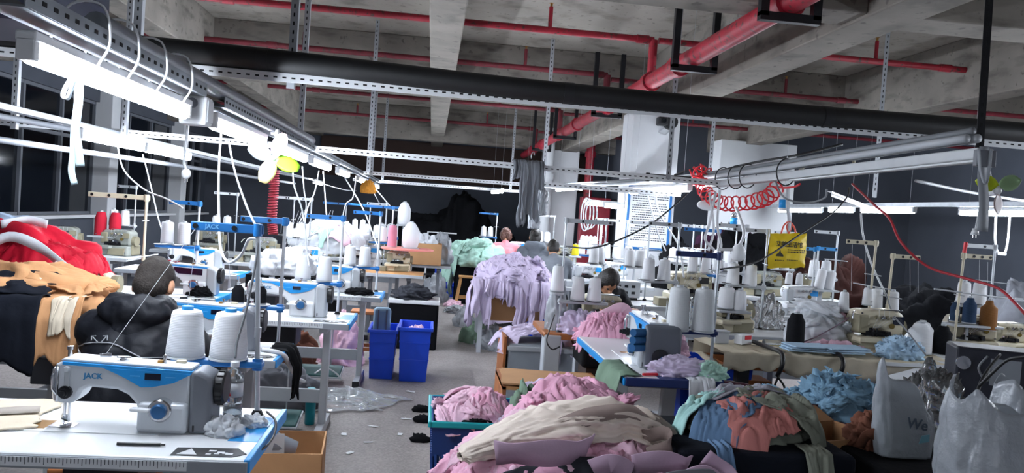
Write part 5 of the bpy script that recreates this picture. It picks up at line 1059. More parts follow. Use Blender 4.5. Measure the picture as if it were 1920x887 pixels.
for i, pts in enumerate(([(-2.42, 4.46, 1.1), (-2.3, 4.5, 1.18), (-2.15, 4.52, 1.13), (-2.0, 4.52, 1.02)], [(-2.4, 4.6, 1.24), (-2.3, 4.68, 1.27), (-2.2, 4.7, 1.25)], [(-2.02, 4.46, 1.06), (-2.06, 4.45, .98), (-2.1, 4.44, .9)], [(-1.93, 4.52, 1.0), (-1.9, 4.5, .92), (-1.9, 4.5, .8)])): ribbon('reflective_band', ['white band across the red jacket pile', 'white band on top of the red jacket pile', 'grey band slanting down the red jacket pile', 'white edge at the right of the red jackets'][i], 'fabric', pts, (.06, .05, .03, .05)[i], FWHITE, i, wdir=(0, -.4, 1))
lump('garment', 'grey blue cloth at the left frame edge', 'garment', (-3.0, 5.7, .75), (.35, .3, .5), fabric('grey_blue_cloth', '#8796a8'), 241, .06, 4)
bench('bench under the grey blue cloth at far left', (-2.9, 5.75, 0), .9, .5)
lump('garment', 'white cloth heap on the machine behind the third table', 'garment', (-1.13, 6.2, .9), (.24, .2, .2), FWHITE, 251, .09, 8); tag(MB().box((-1.12, 6.2, .85), (.5, .4, .1)).build('dark_board', FBLACK), 'dark board under the white cloth heap', 'board')
tag(MB().box((-1.12, 6.2, .775), (.3, .3, .05)).build('board_block', GREYM), 'grey block under the dark board', 'block')
hq = heapf((-1.15, 9.2, .95), .5, .35, .3, 51)
lump('garment', 'white and mint cloth heap far left of the aisle', 'garment', (-1.15, 9.2, .9), (.45, .3, .36), FWHITE, 252, .12, 8)
for i in range(4): sheet('garment', ('white cloth at the far left heap left end', 'mint cloth on the far left heap', 'pale pink cloth on the far left heap', 'white cloth at the far left heap right end')[i], 'garment', hq, (-1.3+.14*i, 9.05), i*.8, .34, .24, (FWHITE, FMINT, FPINK2, FWHITE)[i], 255+i, .02, .03, 12, (30, 22), 'far left heap cloths')
lump('garment', 'dark cloth by the panel machine', 'garment', (-1.62, 5.75, .75), (.08, .06, .07), FBLACK, 261, .2); drape('rag', 'black rag hanging off the second left table', 'rag', (-.66, 3.82, .755), (-.66, 4.0, .755), .24, FBLACK, 262, .01, 1, out=(1, 0), ragged=.5)
lump('rag', 'white cloth beside the man at his table', 'rag', (-1.28, 3.7, .75), (.14, .1, .09), FWHITE, 263, .18); lump('rag', 'dark pouch on the fourth left table', 'pouch', (-.55, 6.42, .75), (.12, .1, .05), FBLACK, 264, .1)
for i, (x, y, r, m, lab) in enumerate([(-1.0, 5.6, (.3, .15, .3), FGREY, 'grey bundle under the third left table'), (-1.3, 6.9, (.35, .2, .4), FBROWN, 'brown bundle under the fourth left table'), (-.75, 7.3, (.2, .2, .45), FPINK2, 'pinkish bundle behind the left tables'), (-1.6, 7.0, (.3, .25, .5), FTAN, 'tan bundle beneath the left benches'), (-2.2, 6.6, (.4, .3, .5), FDGREY, 'charcoal bundle beneath the far left benches'), (-1.5, 4.5, (.3, .2, .35), FMAROON, 'maroon bundle under the second left table')]): lump('bundle', lab, 'bundle', (x, y, 0), r, m, 270+i, .12)
# ---- right foreground: dark carts, colour heap, scraps, bags
def cart(label, c, s, z, m): 
    t = thing('dark_cart', label, 'cart', (c[0], c[1], 0)); MB().box((0, 0, z-.06), (s[0], s[1], .12)).build('padded_top', m, t, bevel=.025, bseg=3); MB().box((0, 0, z/2-.06), (s[0]-.08, s[1]-.08, z-.12)).build('base', mat('dark_wood', '#2b1a12', .7, var=.2), t); return t
cart('dark padded cart under the salmon and blue heap', (1.26, 2.85), (.66, .5), .71, FNAVY); cart('dark cart under the light blue scraps', (1.95, 3.5), (.72, .5), .64, FMAROON); cart('black low cart under the plastic bags', (1.9, 2.7), (.5, .4), .68, FBLACK)
hk = heapf((1.28, 2.86, .71), .28, .22, .14, 61, drop=.15)
GC = 'cloths on the dark padded cart'
lump('garment', 'grey garment core on the dark padded cart', 'garment', (1.29, 2.9, .7), (.25, .19, .15), FOLIVE, 281, .09, 8, GC)
for i, (x, y, a, L, W, m, lab) in enumerate([(1.16, 2.78, .7, .3, .2, FSTEEL, 'blue garment on the dark padded cart'), (1.26, 2.74, .2, .26, .18, FSALM, 'salmon garment on the dark padded cart'), (1.4, 2.8, -.5, .34, .2, FOLIVE, 'grey olive garment at the right of the cart heap'), (1.3, 2.95, .1, .4, .2, fabric('grey_lilac_cloth', '#8f8e97'), 'grey lilac garment at the cart heap back'), (1.06, 2.9, .3, .26, .16, FAQUA, 'pale aqua garment at the cart heap left')]): sheet('garment', lab, 'garment', hk, (x, y), a, L, W, m, 284+i, .02+.004*i, .022, 15, (46, 32), GC)
drape('garment', 'blue garment sleeve hanging off the dark cart', 'garment', (1.05, 2.6, .72), (1.11, 2.6, .72), .2, FSTEEL, 292, .012, 1); drape('garment', 'grey sleeve hanging off the dark cart at right', 'garment', (1.38, 2.6, .72), (1.48, 2.6, .72), .14, FOLIVE, 293, .015, 1.5)
for i, (x, y, r) in enumerate([(1.98, 3.5, (.17, .15, .2)), (1.76, 3.55, (.15, .12, .1)), (2.14, 3.5, (.12, .12, .15))]): lump('scrap_heap', ['light blue scrap heap, tall middle part', 'light blue scrap heap, flat left part', 'light blue scrap heap, right part'][i], 'scraps', (x, y, .64), r, FBLUE, 301+i, .16, 15, 'light blue scraps')
crumple('bunched light blue cloth on the scrap heap', 'bunched light blue scraps', (1.98, 3.5, .64), (.17, .15, .18), FBLUE, 12, 601, (.06, .025, .035)); crumple('bunched light blue cloth on the flat left scraps', 'bunched light blue scraps, flat part', (1.76, 3.55, .64), (.15, .12, .09), FBLUE, 6, 621, (.06, .025, .03))
rs = random.Random(8); protos = []
for k in range(5):
    pts = [Vector((rs.uniform(-.02, .02)+.03*j-.06, rs.uniform(-.015, .015), -.02*abs(j-1.5)+rs.uniform(-.01, .01))) for j in range(5)]
    protos.append(ribbon('cloth_strip', 'curled light blue strip on the scrap heap', 'scrap', pts, .018, FBLUE, k, 'light blue strips', .002, (rs.uniform(-1, 1), rs.uniform(-1, 1), .5), 4))
for k in range(56):
    cx, cy, (rx, ry, hh) = [(1.98, 3.5, (.17, .15, .2)), (1.76, 3.55, (.15, .12, .1)), (2.14, 3.5, (.12, .12, .15))][(0, 0, 0, 1, 2)[k % 5]]
    a = rs.uniform(pi*.95, 2*pi*1.05); q = rs.uniform(.15, .95); z = .64+hh*math.sqrt(max(0, 1-q*q*.9))
    o = protos[k] if k < 5 else protos[k % 5].copy()
    if k >= 5: COL.objects.link(o)
    o.location = (cx+rx*q*cos(a), cy+ry*q*sin(a), z); o.rotation_euler = (rs.uniform(-.9, .9), rs.uniform(-.4, .9), rs.uniform(0, 6))
drape('plastic_cover', 'maroon plastic cover hanging before the padded table', 'cover', (1.5, 3.62, .7), (1.85, 3.3, .66), .3, FMAROON, 305, .02, 2); sheet('plastic_cover', 'maroon plastic sheet between cart heap and scraps', 'cover', lambda x, y: .66+.25*(y-3.3), (1.62, 3.4), -.4, .42, .26, FMAROON, 306, .02, .02, 8)
t = carton('open brown carton between the dark carts', (1.68, 2.98, .42), (.3, .24, .28), .3, CARDD, flaps=True); lump('cloth_bundle', 'dark box stand under the open carton', 'cloth', (1.68, 2.98, 0), (.2, .2, .42), FBLACK, 311, .05)
lump('garment', 'brown wool garment beside the standing white bag', 'garment', (1.78, 2.86, .68), (.08, .09, .12), FBROWN, 312, .16); ribbon('felt_band', 'brown wool loop at the carton corner', 'fabric', [(1.68, 2.76, .7), (1.7, 2.73, .76), (1.76, 2.72, .75), (1.78, 2.75, .69)], .05, FBROWN, 3, wdir=(0, -.5, 1))
def bagmesh(name, label, p, w_, d_, h_, m, seed, top=.15, tilt=0, rz=0, open_=True, txt=None, slope=.15):
    """standing plastic bag: boxy base that pinches to an open wavy mouth"""
    t = thing(name, label, 'bag', p, rz)
    def fn(u, v):
        a = 2*pi*u; ca, sa = cos(a), sin(a); k = 1-.75*max(0, v-.35)**1.2; kx = 1+.12*sin(v*3)
        sx = math.copysign(abs(ca)**.6, ca); sy = math.copysign(abs(sa)**.6, sa)
        e = 1+.1*fold3(Vector((ca, sa, v*1.2)), seed, 6)+.05*nz(ca*1.5, sa*1.5, v*2+seed)
        return (sx*w_/2*kx*e+tilt*v*v*h_, sy*d_/2*k*e, v*h_*(1+top*nz(ca*1.5, sa*1.5, seed)+slope*ca*-1*v*v)+.02*v*sin(a*5+seed))
    b = MB().grid(fn, 60, 34)
    o = b.build('film', m, t, smooth=True, solid=.0015)
    return t
WB = bagmesh('plastic_bag', 'standing white plastic bag with grey print in the right foreground', (1.83, 2.72, .69), .2, .1, .26, BAGW, 3, .08, -.06, slope=.38)
fv = [v.co for v in WB.children[0].data.vertices]
def bag_front(x, z): return min(v.y for v in fv if abs(v.x-x) < .05 and abs(v.z-z) < .04)-.003
text_mesh('print', 'We', .055, mat('print_grey', '#4f5a68', .6), WB, (.02, bag_front(.02, .13), .13), (pi/2, .12, 0), .0006); yb_ = bag_front(.05, .07); MB().prism([(.03, .06), (.07, .068), (.07, .095), (.04, .09)], yb_-.001, yb_+.001).build('teal_print', mat('print_teal', '#6f9fb0', .6), WB)
bagmesh('plastic_bag', 'big milky plastic bag at the lower right corner', (1.78, 2.15, .62), .34, .24, .4, BAGW, 7, .1, .0, slope=.12); bagmesh('plastic_bag', 'second milky plastic bag at the right frame edge', (2.02, 2.3, .62), .3, .22, .4, BAGW, 9, .1, .02)
lump('plastic_bag', 'white plastic bag lying at the lower frame edge', 'bag', (1.42, 2.25, .58), (.17, .1, .13), BAGW, 321, .15); lump('plastic_bag', 'shiny clear plastic bag behind the standing white bag', 'bag', (2.1, 2.95, .68), (.13, .11, .3), CLEARP, 322, .2, 10); lump('cloth_bundle', 'white contents low in the clear plastic bag', 'cloth', (2.12, 3.0, .66), (.1, .08, .13), FWHITE, 323, .1)
lump('garment', 'lime green cloth between the milky bags', 'garment', (1.68, 2.4, .66), (.07, .05, .05), FGREEN, 324, .2); cart('low dark cart under the milky bags', (1.75, 2.25), (.9, .4), .6, FBLACK); cart('dark stand under the clear plastic bag', (2.25, 3.0), (.3, .3), .66, FBLACK)
# heaps near the padded table and beyond
lump('garment', 'white garment heap behind the tall black cone', 'garment', (2.68, 5.0, .76), (.2, .17, .26), FWHITE, 331, .09, 8); lump('garment', 'pink garment bundle right of the white heap', 'garment', (2.85, 5.05, .76), (.11, .12, .22), FPINK2, 332, .14, 10); sheet('garment', 'pink garment spread before the white heap', 'garment', lambda x, y: .79, (2.62, 4.72), 0, .4, .16, FPINK2, 333, .01, .03, 12)
for i, x in enumerate((2.3, 2.52)):
    t = thing('folded_cloth', ['folded light blue cloth stack left of the pair', 'folded light blue cloth stack right of the pair'][i], 'cloth', (x, 4.42, .795)); 
    for k in range(3): sheet('layer', 'x', None, lambda a, b: 0, (.01*k, .005*k), .1*k, .27, .15, FSKY, 340+4*i+k, .008+.012*k, .006, 5, (24, 16), ragged=.08, solid=.008).parent = t
for o in [o for o in bpy.data.objects if o.name.startswith('layer')]: del o['label']
lump('scrap_heap', 'light blue and white scrap tangle right of the coverstitch machine', 'scraps', (2.93, 4.45, .78), (.13, .11, .12), FSKY, 351, .3, 16); drape('mesh_cover', 'olive plastic cover hanging under the right bench', 'cover', (2.75, 4.55, .72), (3.2, 4.5, .72), .38, mat('olive_film', '#565b4a', .35, var=.15), 352, .03, 2)
tag(MB().box((2.95, 4.45, .765), (.5, .35, .02)).build('side_board', WHITE), 'white side board carrying the blue scrap tangle', 'board')
hpw = heapf((1.2, 4.98, .68), .22, .2, .2, 71, drop=.06); lump('garment', 'pink garment pile before the woman in black', 'garment', (1.2, 5.0, .66), (.2, .17, .2), FPINK, 361, .12, 9, 'pink pile before the woman')
for i, (x, y, a) in enumerate(((1.14, 4.9, .5), (1.28, 4.95, -.4), (1.22, 4.86, 1.4))): sheet('garment', ['pink garment on the pile before the woman, left', 'pink garment on the pile before the woman, right', 'pink garment on the pile before the woman, front'][i], 'garment', hpw, (x, y), a, .28, .2, FPINK, 364+i, .02, .03, 15, group='pink pile before the woman')
ribbon('felt_band', 'pale pink felt band sticking up from the pink pile', 'fabric', [(1.14, 4.94, .86), (1.2, 4.92, .9), (1.28, 4.92, .93), (1.34, 4.95, .88)], .08, FPINK2, 4, wdir=(0, -.4, 1))
crumple('bunched pink garment on the pile before the woman', 'bunched pink garments before the woman', (1.2, 5.0, .68), (.19, .16, .18), FPINK, 9, 641, (.09, .04, .045)); crumple('bunched white cloth on the white garment heap', 'bunched white cloth behind the black cone', (2.68, 5.0, .76), (.19, .16, .25), FWHITE, 5, 661, (.12, .04, .05)); crumple('small blue scrap on the right scrap tangle', 'bunched blue scraps right', (2.93, 4.45, .78), (.12, .1, .11), FSKY, 10, 681, (.04, .02, .025))
cart('black cloth covered stool under the pink pile', (1.2, 5.0), (.36, .34), .66, FBLACK)
lump('garment', 'white lavender cloth on the small orange table', 'garment', (1.12, 5.42, .68), (.17, .12, .16), FLAV, 371, .15, 10); lump('plastic_bag', 'tall white film bag at the small orange table', 'bag', (.95, 5.52, .68), (.075, .08, .34), BAGW, 372, .1)
lump('garment', 'lilac scraps on the end on table', 'garment', (1.3, 3.72, .75), (.16, .08, .09), FLAV, 373, .25, 12); lump('garment', 'sage green scraps on the end on table', 'garment', (1.42, 3.7, .75), (.1, .07, .08), FMINT, 374, .22, 12); drape('rag', 'pale grey rag hanging off the end on table', 'rag', (1.29, 3.595, .756), (1.42, 3.595, .756), .12, FWHITE, 375, .01, 1.5, ragged=.5)
drape('rag', 'sage green cloth hanging off the end on table left side', 'rag', (.97, 4.0, .756), (.97, 3.62, .756), .36, FSAGE, 376, .03, 2, out=(-1, 0), ragged=.4); tag(MB().bar((1.08, 3.66, .758), (1.16, 3.68, .758), .016, .012).build('red_clip', REDP, bevel=.003), 'small red clip on the end on table', 'clip')
lump('garment', 'pink lilac cloth behind the end on machine', 'garment', (1.42, 4.35, .75), (.1, .2, .14), FPINK2, 377, .18); lump('plastic_bag', 'clear plastic bag behind the big shade-greyed cones', 'bag', (1.95, 5.5, .76), (.16, .12, .22), CLEARP, 378, .18, 9); lump('plastic_bag', 'clear peaked plastic bag below the yellow bag', 'bag', (2.62, 5.7, .76), (.14, .1, .24), CLEARP, 379, .15, 6)
lump('plastic_bag', 'crumpled clear bag under the navy machine case', 'bag', (2.5, 3.6, .3), (.25, .2, .35), CLEARP, 380, .15); lump('garment', 'peach cloth bundle under the navy machine case', 'garment', (2.75, 3.75, .4), (.25, .2, .2), fabric('peach_cloth', '#b8917e'), 381, .15)
# brown bales along the right far wall, coloured rolls
for i, (x, y, r, m) in enumerate([(4.5, 10.2, (.7, .5, 1.25), FBROWN), (5.3, 9.6, (.7, .5, 1.15), FBROWN), (4.0, 9.6, (.5, .4, 1.5), FBLACK), (6.2, 9.0, (.8, .5, .95), FBLACK), (6.9, 8.2, (.6, .5, 1.1), FGREY), (4.7, 11.8, (.6, .5, 1.5), fabric('plum_cloth', '#3d2338', .2)), (3.4, 10.8, (.4, .4, 1.4), FBLACK)]): lump('fabric_bale', ['brown fabric bale left below the red hose', 'brown fabric bale right below the red hose', 'black bale behind the blue T stand', 'large black bale under the right lamp row', 'grey bale by the right wall', 'plum coloured bale at the far right wall', 'black bale behind the pillar'][i], 'bale', (x, y, 0), r, fabric('dark_rust_cloth', '#2a1613', .2) if m is FBROWN else m, 391+i, .12, 7)
for i, (x, z, m) in enumerate([(4.0, .8, FPINK2), (4.12, .8, FPINK), (4.05, .9, FWHITE), (4.25, .82, FLAV), (4.4, .84, FDGREY)]): tag(MB().lathe([(.03, 0), (.058, .003), (.058, .3), (.03, .303)], n=14, M=Matrix.Rotation(pi/2, 4, 'Y') @ Matrix.Rotation(pi/2, 4, 'X')).build('fabric_roll', m, smooth=True, angle=50), ['pale pink cloth roll behind the brown cone', 'pink cloth roll behind the brown cone', 'white cloth roll on top of the pink rolls', 'lilac cloth roll right of the pink rolls', 'charcoal cloth roll at the right end of the rolls'][i], 'cloth roll', 'cloth rolls on the right bench').location = (x, 5.5, z)
bench('bench with cloth rolls at the right edge', (4.2, 5.6, 0), 1.0, .6)
for i, (x, y) in enumerate(((2.95, 8.9), (3.3, 9.1), (2.8, 10.6))): lump('garment', ['hanging dark garments right of the pillar, near', 'hanging dark garments right of the pillar, second', 'dark garments left of the fire cabinet'][i], 'garment', (x, y, .75), (.26, .16, .5), (FBLACK, fabric('dark_plum_cloth', '#2a1a1e', .2), FBLACK)[i], 401+i, .14)
# ---------------------------------------------------------------- people
def cap(mb, p0, p1, r0, r1=None, n=12):
    r1 = r0 if r1 is None else r1
    mb.cyl(p0, p1, r0, r1, n).ball(p0, r0*.995, n, 8).ball(p1, r1*.995, n, 8); return mb
def organic(mb, name, m, parent, voxel, it=6, disp=0, dsize=.1):
    o = mb.build(name, m, parent, smooth=True)
    r = o.modifiers.new('remesh', 'REMESH'); r.mode = 'VOXEL'; r.voxel_size = voxel; r.use_smooth_shade = True
    s = o.modifiers.new('smooth', 'SMOOTH'); s.factor = .5; s.iterations = it
    if disp:
        tx = bpy.data.textures.new(name+'_wrinkles', 'CLOUDS'); tx.noise_scale = dsize; tx.noise_depth = 2
        d = o.modifiers.new('wrinkles', 'DISPLACE'); d.texture = tx; d.strength = disp; d.mid_level = .5; d.texture_coords = 'LOCAL'
    return o
def person(label, loc, rz, lean, topm, hairm, trousm, vox=.012, headtilt=.3, hood=False, hairstyle='short', scale=1.0, hands=((-.14, .5, .8), (.14, .5, .8)), padded=0.0, head_off=(0, 0)):
    """seated figure facing +y, hips over the origin, seat at .45 m"""
    t = thing('person', label, 'person', loc, rz); t.scale = (scale,)*3
    V = Vector; hip = V((0, 0, .53)); up = V((0, sin(lean), cos(lean))); fw = V((0, cos(lean), -sin(lean)))
    chest = hip+up*.3; neck0 = hip+up*.47; sh = hip+up*.42
    hd = V((head_off[0], sin(lean+headtilt), cos(lean+headtilt)))
    neck1 = neck0+hd*.08; hc = neck1+hd*.09+V((0, cos(lean+headtilt), -sin(lean+headtilt)))*.015
    b = MB()
    cap(b, hip, chest, .12, .12); cap(b, chest, neck0, .12, .06); cap(b, neck0, neck1, .052, .05)
    hm = Matrix.Translation(hc) @ Matrix.Rotation(-(lean+headtilt), 4, 'X')
    def hv(p): return hm @ V(p)
    hb = MB().ball((0, 0, .02), (.074, .093, .098), 18, 14).ball((0, .03, -.055), (.055, .062, .062), 14, 10).ball((0, .098, -.015), (.014, .02, .024), 8, 6).ball((-.078, -.005, -.01), (.012, .022, .034), 8, 6).ball((.078, -.005, -.01), (.012, .022, .034), 8, 6).ball((0, .088, -.06), (.026, .014, .012), 8, 6)
    b.add([hm @ V(p) for p in hb.v], hb.f)
    arms = []
    for s, hnd in zip((-1, 1), hands):
        S_ = sh+V((s*.175, 0, 0)); H_ = V(hnd); mid = (S_+H_)/2; L = (H_-S_).length; half = .275
        off = math.sqrt(max(.001, half*half-L*L/4)); E_ = mid+V((s*.55, -.25, -.8)).normalized()*off
        arms.append((S_, E_, H_)); cap(b, S_, E_, .048, .04); cap(b, E_, H_, .038, .026)
        d = (H_-E_).normalized(); d = V((d.x*.6, max(.3, d.y), d.z*.4)).normalized(); sd = d.cross(V((0, 0, 1))).normalized()
        palm = H_+d*.045; b.box((0, 0, 0), (.075, .085, .026), Matrix.Translation(palm) @ Matrix((sd, d, sd.cross(d))).transposed().to_4x4())
        for k, (o_, l_) in enumerate(((-.03, .058), (-.01, .07), (.01, .066), (.03, .05))):
            a0 = palm+d*.04+sd*o_; a1 = a0+d*l_*.55+V((0, 0, -.006)); a2 = a1+d*l_*.45+V((0, 0, -.022))
            cap(b, a0, a1, .0088, .0082, 8); cap(b, a1, a2, .0082, .007, 8)
        th0 = palm-d*.02-sd*s*.035; th1 = th0+d*.03-sd*s*.022; cap(b, th0, th1, .011, .009, 8); cap(b, th1, th1+d*.026, .009, .008, 8)
    knees = []
    for s in (-1, 1):
        hp_ = hip+V((s*.09, 0, -.02)); kn = V((s*.13, .42, .52)); an = V((s*.13, .4, .09)); knees.append((hp_, kn, an)); cap(b, hp_, kn, .075, .055); cap(b, kn, an, .05, .036); cap(b, an, an+V((0, .14, -.045)), .035, .03)
    body = organic(b, 'body', SKIN, t, vox*.8 if vox > .009 else .0065, 3)
    for s in (-1, 1): MB().ball(hv((s*.032, .08, .012)), .012, 8, 6).build('eye', BLACK, body, smooth=True)
    j = MB(); pr_ = 1+padded
    cap(j, hip+V((-.06, 0, .0)), chest+V((-.05, 0, 0)), .125*pr_, .14*pr_); cap(j, hip+V((.06, 0, 0)), chest+V((.05, 0, 0)), .125*pr_, .14*pr_)
    cap(j, chest+V((-.06, 0, .02)), sh+V((-.11, 0, .0)), .125*pr_, .085*pr_); cap(j, chest+V((.06, 0, .02)), sh+V((.11, 0, 0)), .125*pr_, .085*pr_); cap(j, sh+V((-.13, 0, 0)), sh+V((.13, 0, 0)), .085*pr_, .085*pr_)
    for S_, E_, H_ in arms: cap(j, S_, E_, .075*pr_, .062*pr_); cap(j, E_, H_.lerp(E_, .08), .06*pr_, .042*pr_)
    cap(j, neck0-up*.04, neck0+hd*.02, .09, .072)
    jk = organic(j, 'jacket', topm, t, vox, 6, .012 if padded else .012, .05)
    if hood:
        hh = MB(); c0 = neck0-fw*.07-up*.0
        hh.ball(c0+V((0, 0, .02)), (.15, .075, .075), 16, 10).ball(c0+V((-.09, .05, .03)), (.06, .09, .06), 12, 8).ball(c0+V((.09, .05, .03)), (.06, .09, .06), 12, 8).ball(c0-up*.08, (.1, .05, .07), 12, 8)
        organic(hh, 'hood', topm, jk, vox, 5, .02, .05)
    tr = MB(); 
    for hp_, kn, an in knees: cap(tr, hp_, kn, .1, .075); cap(tr, kn, an, .072, .06)
    cap(tr, hip+V((-.07, -.02, -.02)), hip+V((.07, -.02, -.02)), .13, .13); organic(tr, 'trousers', trousm, t, .014, 5, .015, .08)
    for hp_, kn, an in knees: 
        q = MB().box((an.x, an.y+.05, .045), (.085, .24, .08)); q.build('shoe', BLACK, t, smooth=True, bevel=.03, bseg=3, angle=60)
    h = MB()
    if hairstyle == 'short': hh = [((0, -.012, .035), (.079, .094, .092)), ((0, -.035, -.01), (.074, .07, .08))]
    elif hairstyle == 'bun': hh = [((0, -.012, .035), (.084, .1, .096)), ((0, -.04, -.02), (.082, .07, .1)), ((0, -.1, .02), (.05, .045, .05))]
    elif hairstyle == 'curly': hh = [((0, -.012, .035), (.09, .105, .1)), ((-.05, -.05, -.02), (.06, .06, .09)), ((.05, -.05, -.02), (.06, .06, .09)), ((0, -.07, .05), (.06, .05, .05))]
    else: hh = [((0, -.012, .035), (.085, .1, .097)), ((0, -.05, -.03), (.082, .065, .12)), ((-.068, .0, -.04), (.024, .05, .1)), ((.068, .0, -.04), (.024, .05, .1))]
    for c_, r_ in hh: q = MB().ball(c_, r_, 16, 12); h.add([hm @ V(p) for p in q.v], q.f)
    ho = organic(h, 'hair', hairm, t, .009, 3, .01 if hairstyle != 'curly' else .03, .03)
    return t, jk
JK = mat('black_nylon', '#12141b', .6, var=.15, scale=12, bump=.3, bscale=22, spec=.25); TRK = fabric('dark_trousers', '#1b1d24'); BUZZ = mat('cropped_hair', '#2a2420', .85, var=.3, scale=60, bump=.5, bscale=150)
def chair(label, p, rz=0):
    t = thing('stool_chair', label, 'stool', p, rz); MB().box((0, 0, .425), (.34, .3, .04)).build('seat', WOOD, t, bevel=.006)
    for sx in (-1, 1):
        for sy in (-1, 1): MB().bar((sx*.15, sy*.13, 0), (sx*.13, sy*.11, .41), .035, .035).build('leg', WOOD, t)
    MB().box((0, 0, .15), (.28, .03, .03)).build('stretcher', WOOD, t)
man, manj = person('man in black padded jacket seated with his back to us', (-1.17, 3.16, .0), -.06, .32, JK, BUZZ, TRK, .009, .25, hood=True, hairstyle='short', scale=.98, padded=.12, hands=((-.18, .6, .8), (.16, .58, .8)), head_off=(.02, 0))
chair('stool under the man in the black jacket', (-1.17, 3.1, 0))
person('worker in pink sweater with curly brown hair, seen from behind', (1.28, 12.9, 0), 0, .2, fabric('pink_knit', '#d98791'), mat('brown_hair', '#4a2a20', .6, var=.2, scale=40, bump=.5), TRK, .013, .15, hairstyle='curly', scale=.98); chair('stool under the pink sweater worker', (1.28, 12.88, 0))
person('far worker in grey hoodie with tied black hair', (1.5, 10.9, 0), -.1, .18, fabric('grey_hoodie', '#6f757d'), HAIR, TRK, .013, .25, hood=True, hairstyle='bun', scale=1.03); chair('stool under the far grey hoodie worker', (1.5, 10.88, 0))
person('nearer worker in grey top with short black hair', (1.56, 9.45, 0), -.05, .3, fabric('grey_top', '#7b8088'), HAIR, TRK, .012, .3, hairstyle='short', scale=.98, padded=.06); chair('stool under the nearer grey top worker', (1.56, 9.43, 0))
person('woman in black jacket bowing over the overlock', (1.44, 6.6, 0), pi+.25, .42, JK, HAIR, TRK, .011, .55, hairstyle='long', scale=.95, padded=.05, hands=((-.12, .55, .82), (.16, .52, .82)), head_off=(.1, 0)); chair('stool under the woman in black', (1.54, 6.62, 0))
# reflective print on the man's back, laid on the jacket surface
bpy.context.view_layer.update(); dg = bpy.context.evaluated_depsgraph_get(); evj = manj.evaluated_get(dg); inv = manj.matrix_world.inverted()
REFL = mat('reflective_grey', '#8a8d92', .45)
def on_jacket(px_, py_):
    o0 = Vector((0, 0, CAMH)); d0 = (D(px_, py_, 3)-o0).normalized()
    ok, p, n, i = evj.ray_cast(inv @ o0, (inv.to_3x3() @ d0).normalized())
    return (p+n*.004, n) if ok else None
def decal(name, pts, r):
    q = [on_jacket(*p) for p in pts]; q = [k[0] for k in q if k]
    if len(q) > 1: MB().tube(q, r, 6).build(name, REFL, manj)
decal('reflective_arc', [(144+5*i, 651-8*sin(pi*min(1, (i+2)/22))+(0 if i < 11 else (i-11)**2*.12)) for i in range(27)], .003)
for nm, seg in (('reflective_arrow', [[(184, 642), (180, 638), (175, 632)], [(173, 639), (173, 635), (173, 631), (177, 631), (181, 631)]]), ('reflective_arrow', [[(190, 643), (195, 638), (200, 632)], [(194, 631), (198, 631), (202, 631), (202, 635), (202, 639)]])):
    for s_ in seg: decal(nm, s_, .0024)
# ---------------------------------------------------------------- hanging things
def Dp(*ps): return [D(*p) for p in ps]
RIB = mat('pale_blue_ribbon', '#cfe8f2', .6, var=.08); 
ribbon('hanging_ribbon', 'pale blue ribbon tied to the near lamp, shorter strand', 'ribbon', Dp((150, 128, 2.43), (150, 170, 2.42), (145, 215, 2.42), (143, 250, 2.42), (148, 285, 2.42), (151, 312, 2.42)), .022, RIB, 1, wdir=(1, 0, 0)); ribbon('hanging_ribbon', 'pale blue ribbon tied to the near lamp, longer strand', 'ribbon', Dp((146, 128, 2.44), (145, 190, 2.44), (139, 240, 2.44), (137, 290, 2.44), (134, 320, 2.44), (140, 346, 2.44)), .018, RIB, 4, wdir=(1, .3, 0))
ribbon('ribbon_loop', 'white ribbon loop on the near lamp', 'ribbon', Dp((145, 132, 2.4), (126, 158, 2.4), (118, 180, 2.4), (127, 184, 2.4), (134, 165, 2.4), (144, 140, 2.4)), .014, FWHITE, 2, wdir=(.3, 1, 0))
ribbon('hanging_strap', 'grey strap hanging from the unlit trough lamp', 'strap', Dp((1846, 275, 3.45), (1842, 330, 3.45), (1845, 380, 3.45), (1842, 434, 3.45)), .05, mat('grey_strap', '#8d9298', .6, var=.05), 6, wdir=(1, 0, 0)); ribbon('hanging_strap', 'narrow grey strap loop at the trough end', 'strap', Dp((1858, 280, 3.4), (1854, 320, 3.4), (1848, 345, 3.4), (1838, 320, 3.4), (1835, 280, 3.4)), .02, MATS['grey_strap'], 2, wdir=(0, 1, 0))
# yellow bag
t = thing('yellow_bag', 'bright yellow shopping bag hanging from the right trunk', 'bag', D(1476, 470, 5.5), .05); YEL = mat('yellow_film', '#e8c81c', .5, var=.06, scale=9, bump=.35, bscale=16)
def yb(sgn):
    def fn(u, v):
        x = (u-.5)*.3*(1-.06*abs(v-.5)); z = (v-.5)*.26+.02*(u-.5)-.012*nz(u*5, v, 3); e = min(u, 1-u, v, 1-v)
        return (x+.006*nz(v*6, 1), sgn*(.004+.03*min(1, e*5))+.006*nz(u*6, v*6, sgn), z)
    return fn
MB().grid(yb(-1), 28, 24).grid(yb(1), 28, 24).build('bag_body', YEL, t, smooth=True)
INK = mat('dark_ink', '#2b2a20', .7)
def inkt(nm, s, sz, x, z): text_mesh(nm, s, sz, INK, t, (x, -.044, z), (pi/2, 0, 0), .0004)
inkt('print_title', '艾美生活馆', .043, -.01, .045)
rp = random.Random(12)
for x0_, x1_, z_, h_ in ((-.02, .12, .008, .008), (-.02, .11, -.008, .008), (-.115, -.045, -.075, .009), (-.02, .06, -.068, .006)):
    dl = MB(); x_ = x0_
    while x_ < x1_: w_ = rp.uniform(.006, .012); dl.box((x_+w_/2, -.0435, z_), (w_, .0008, h_)); x_ += w_+.004
    dl.build('print_line', INK, t)['kind'] = 'stuff'
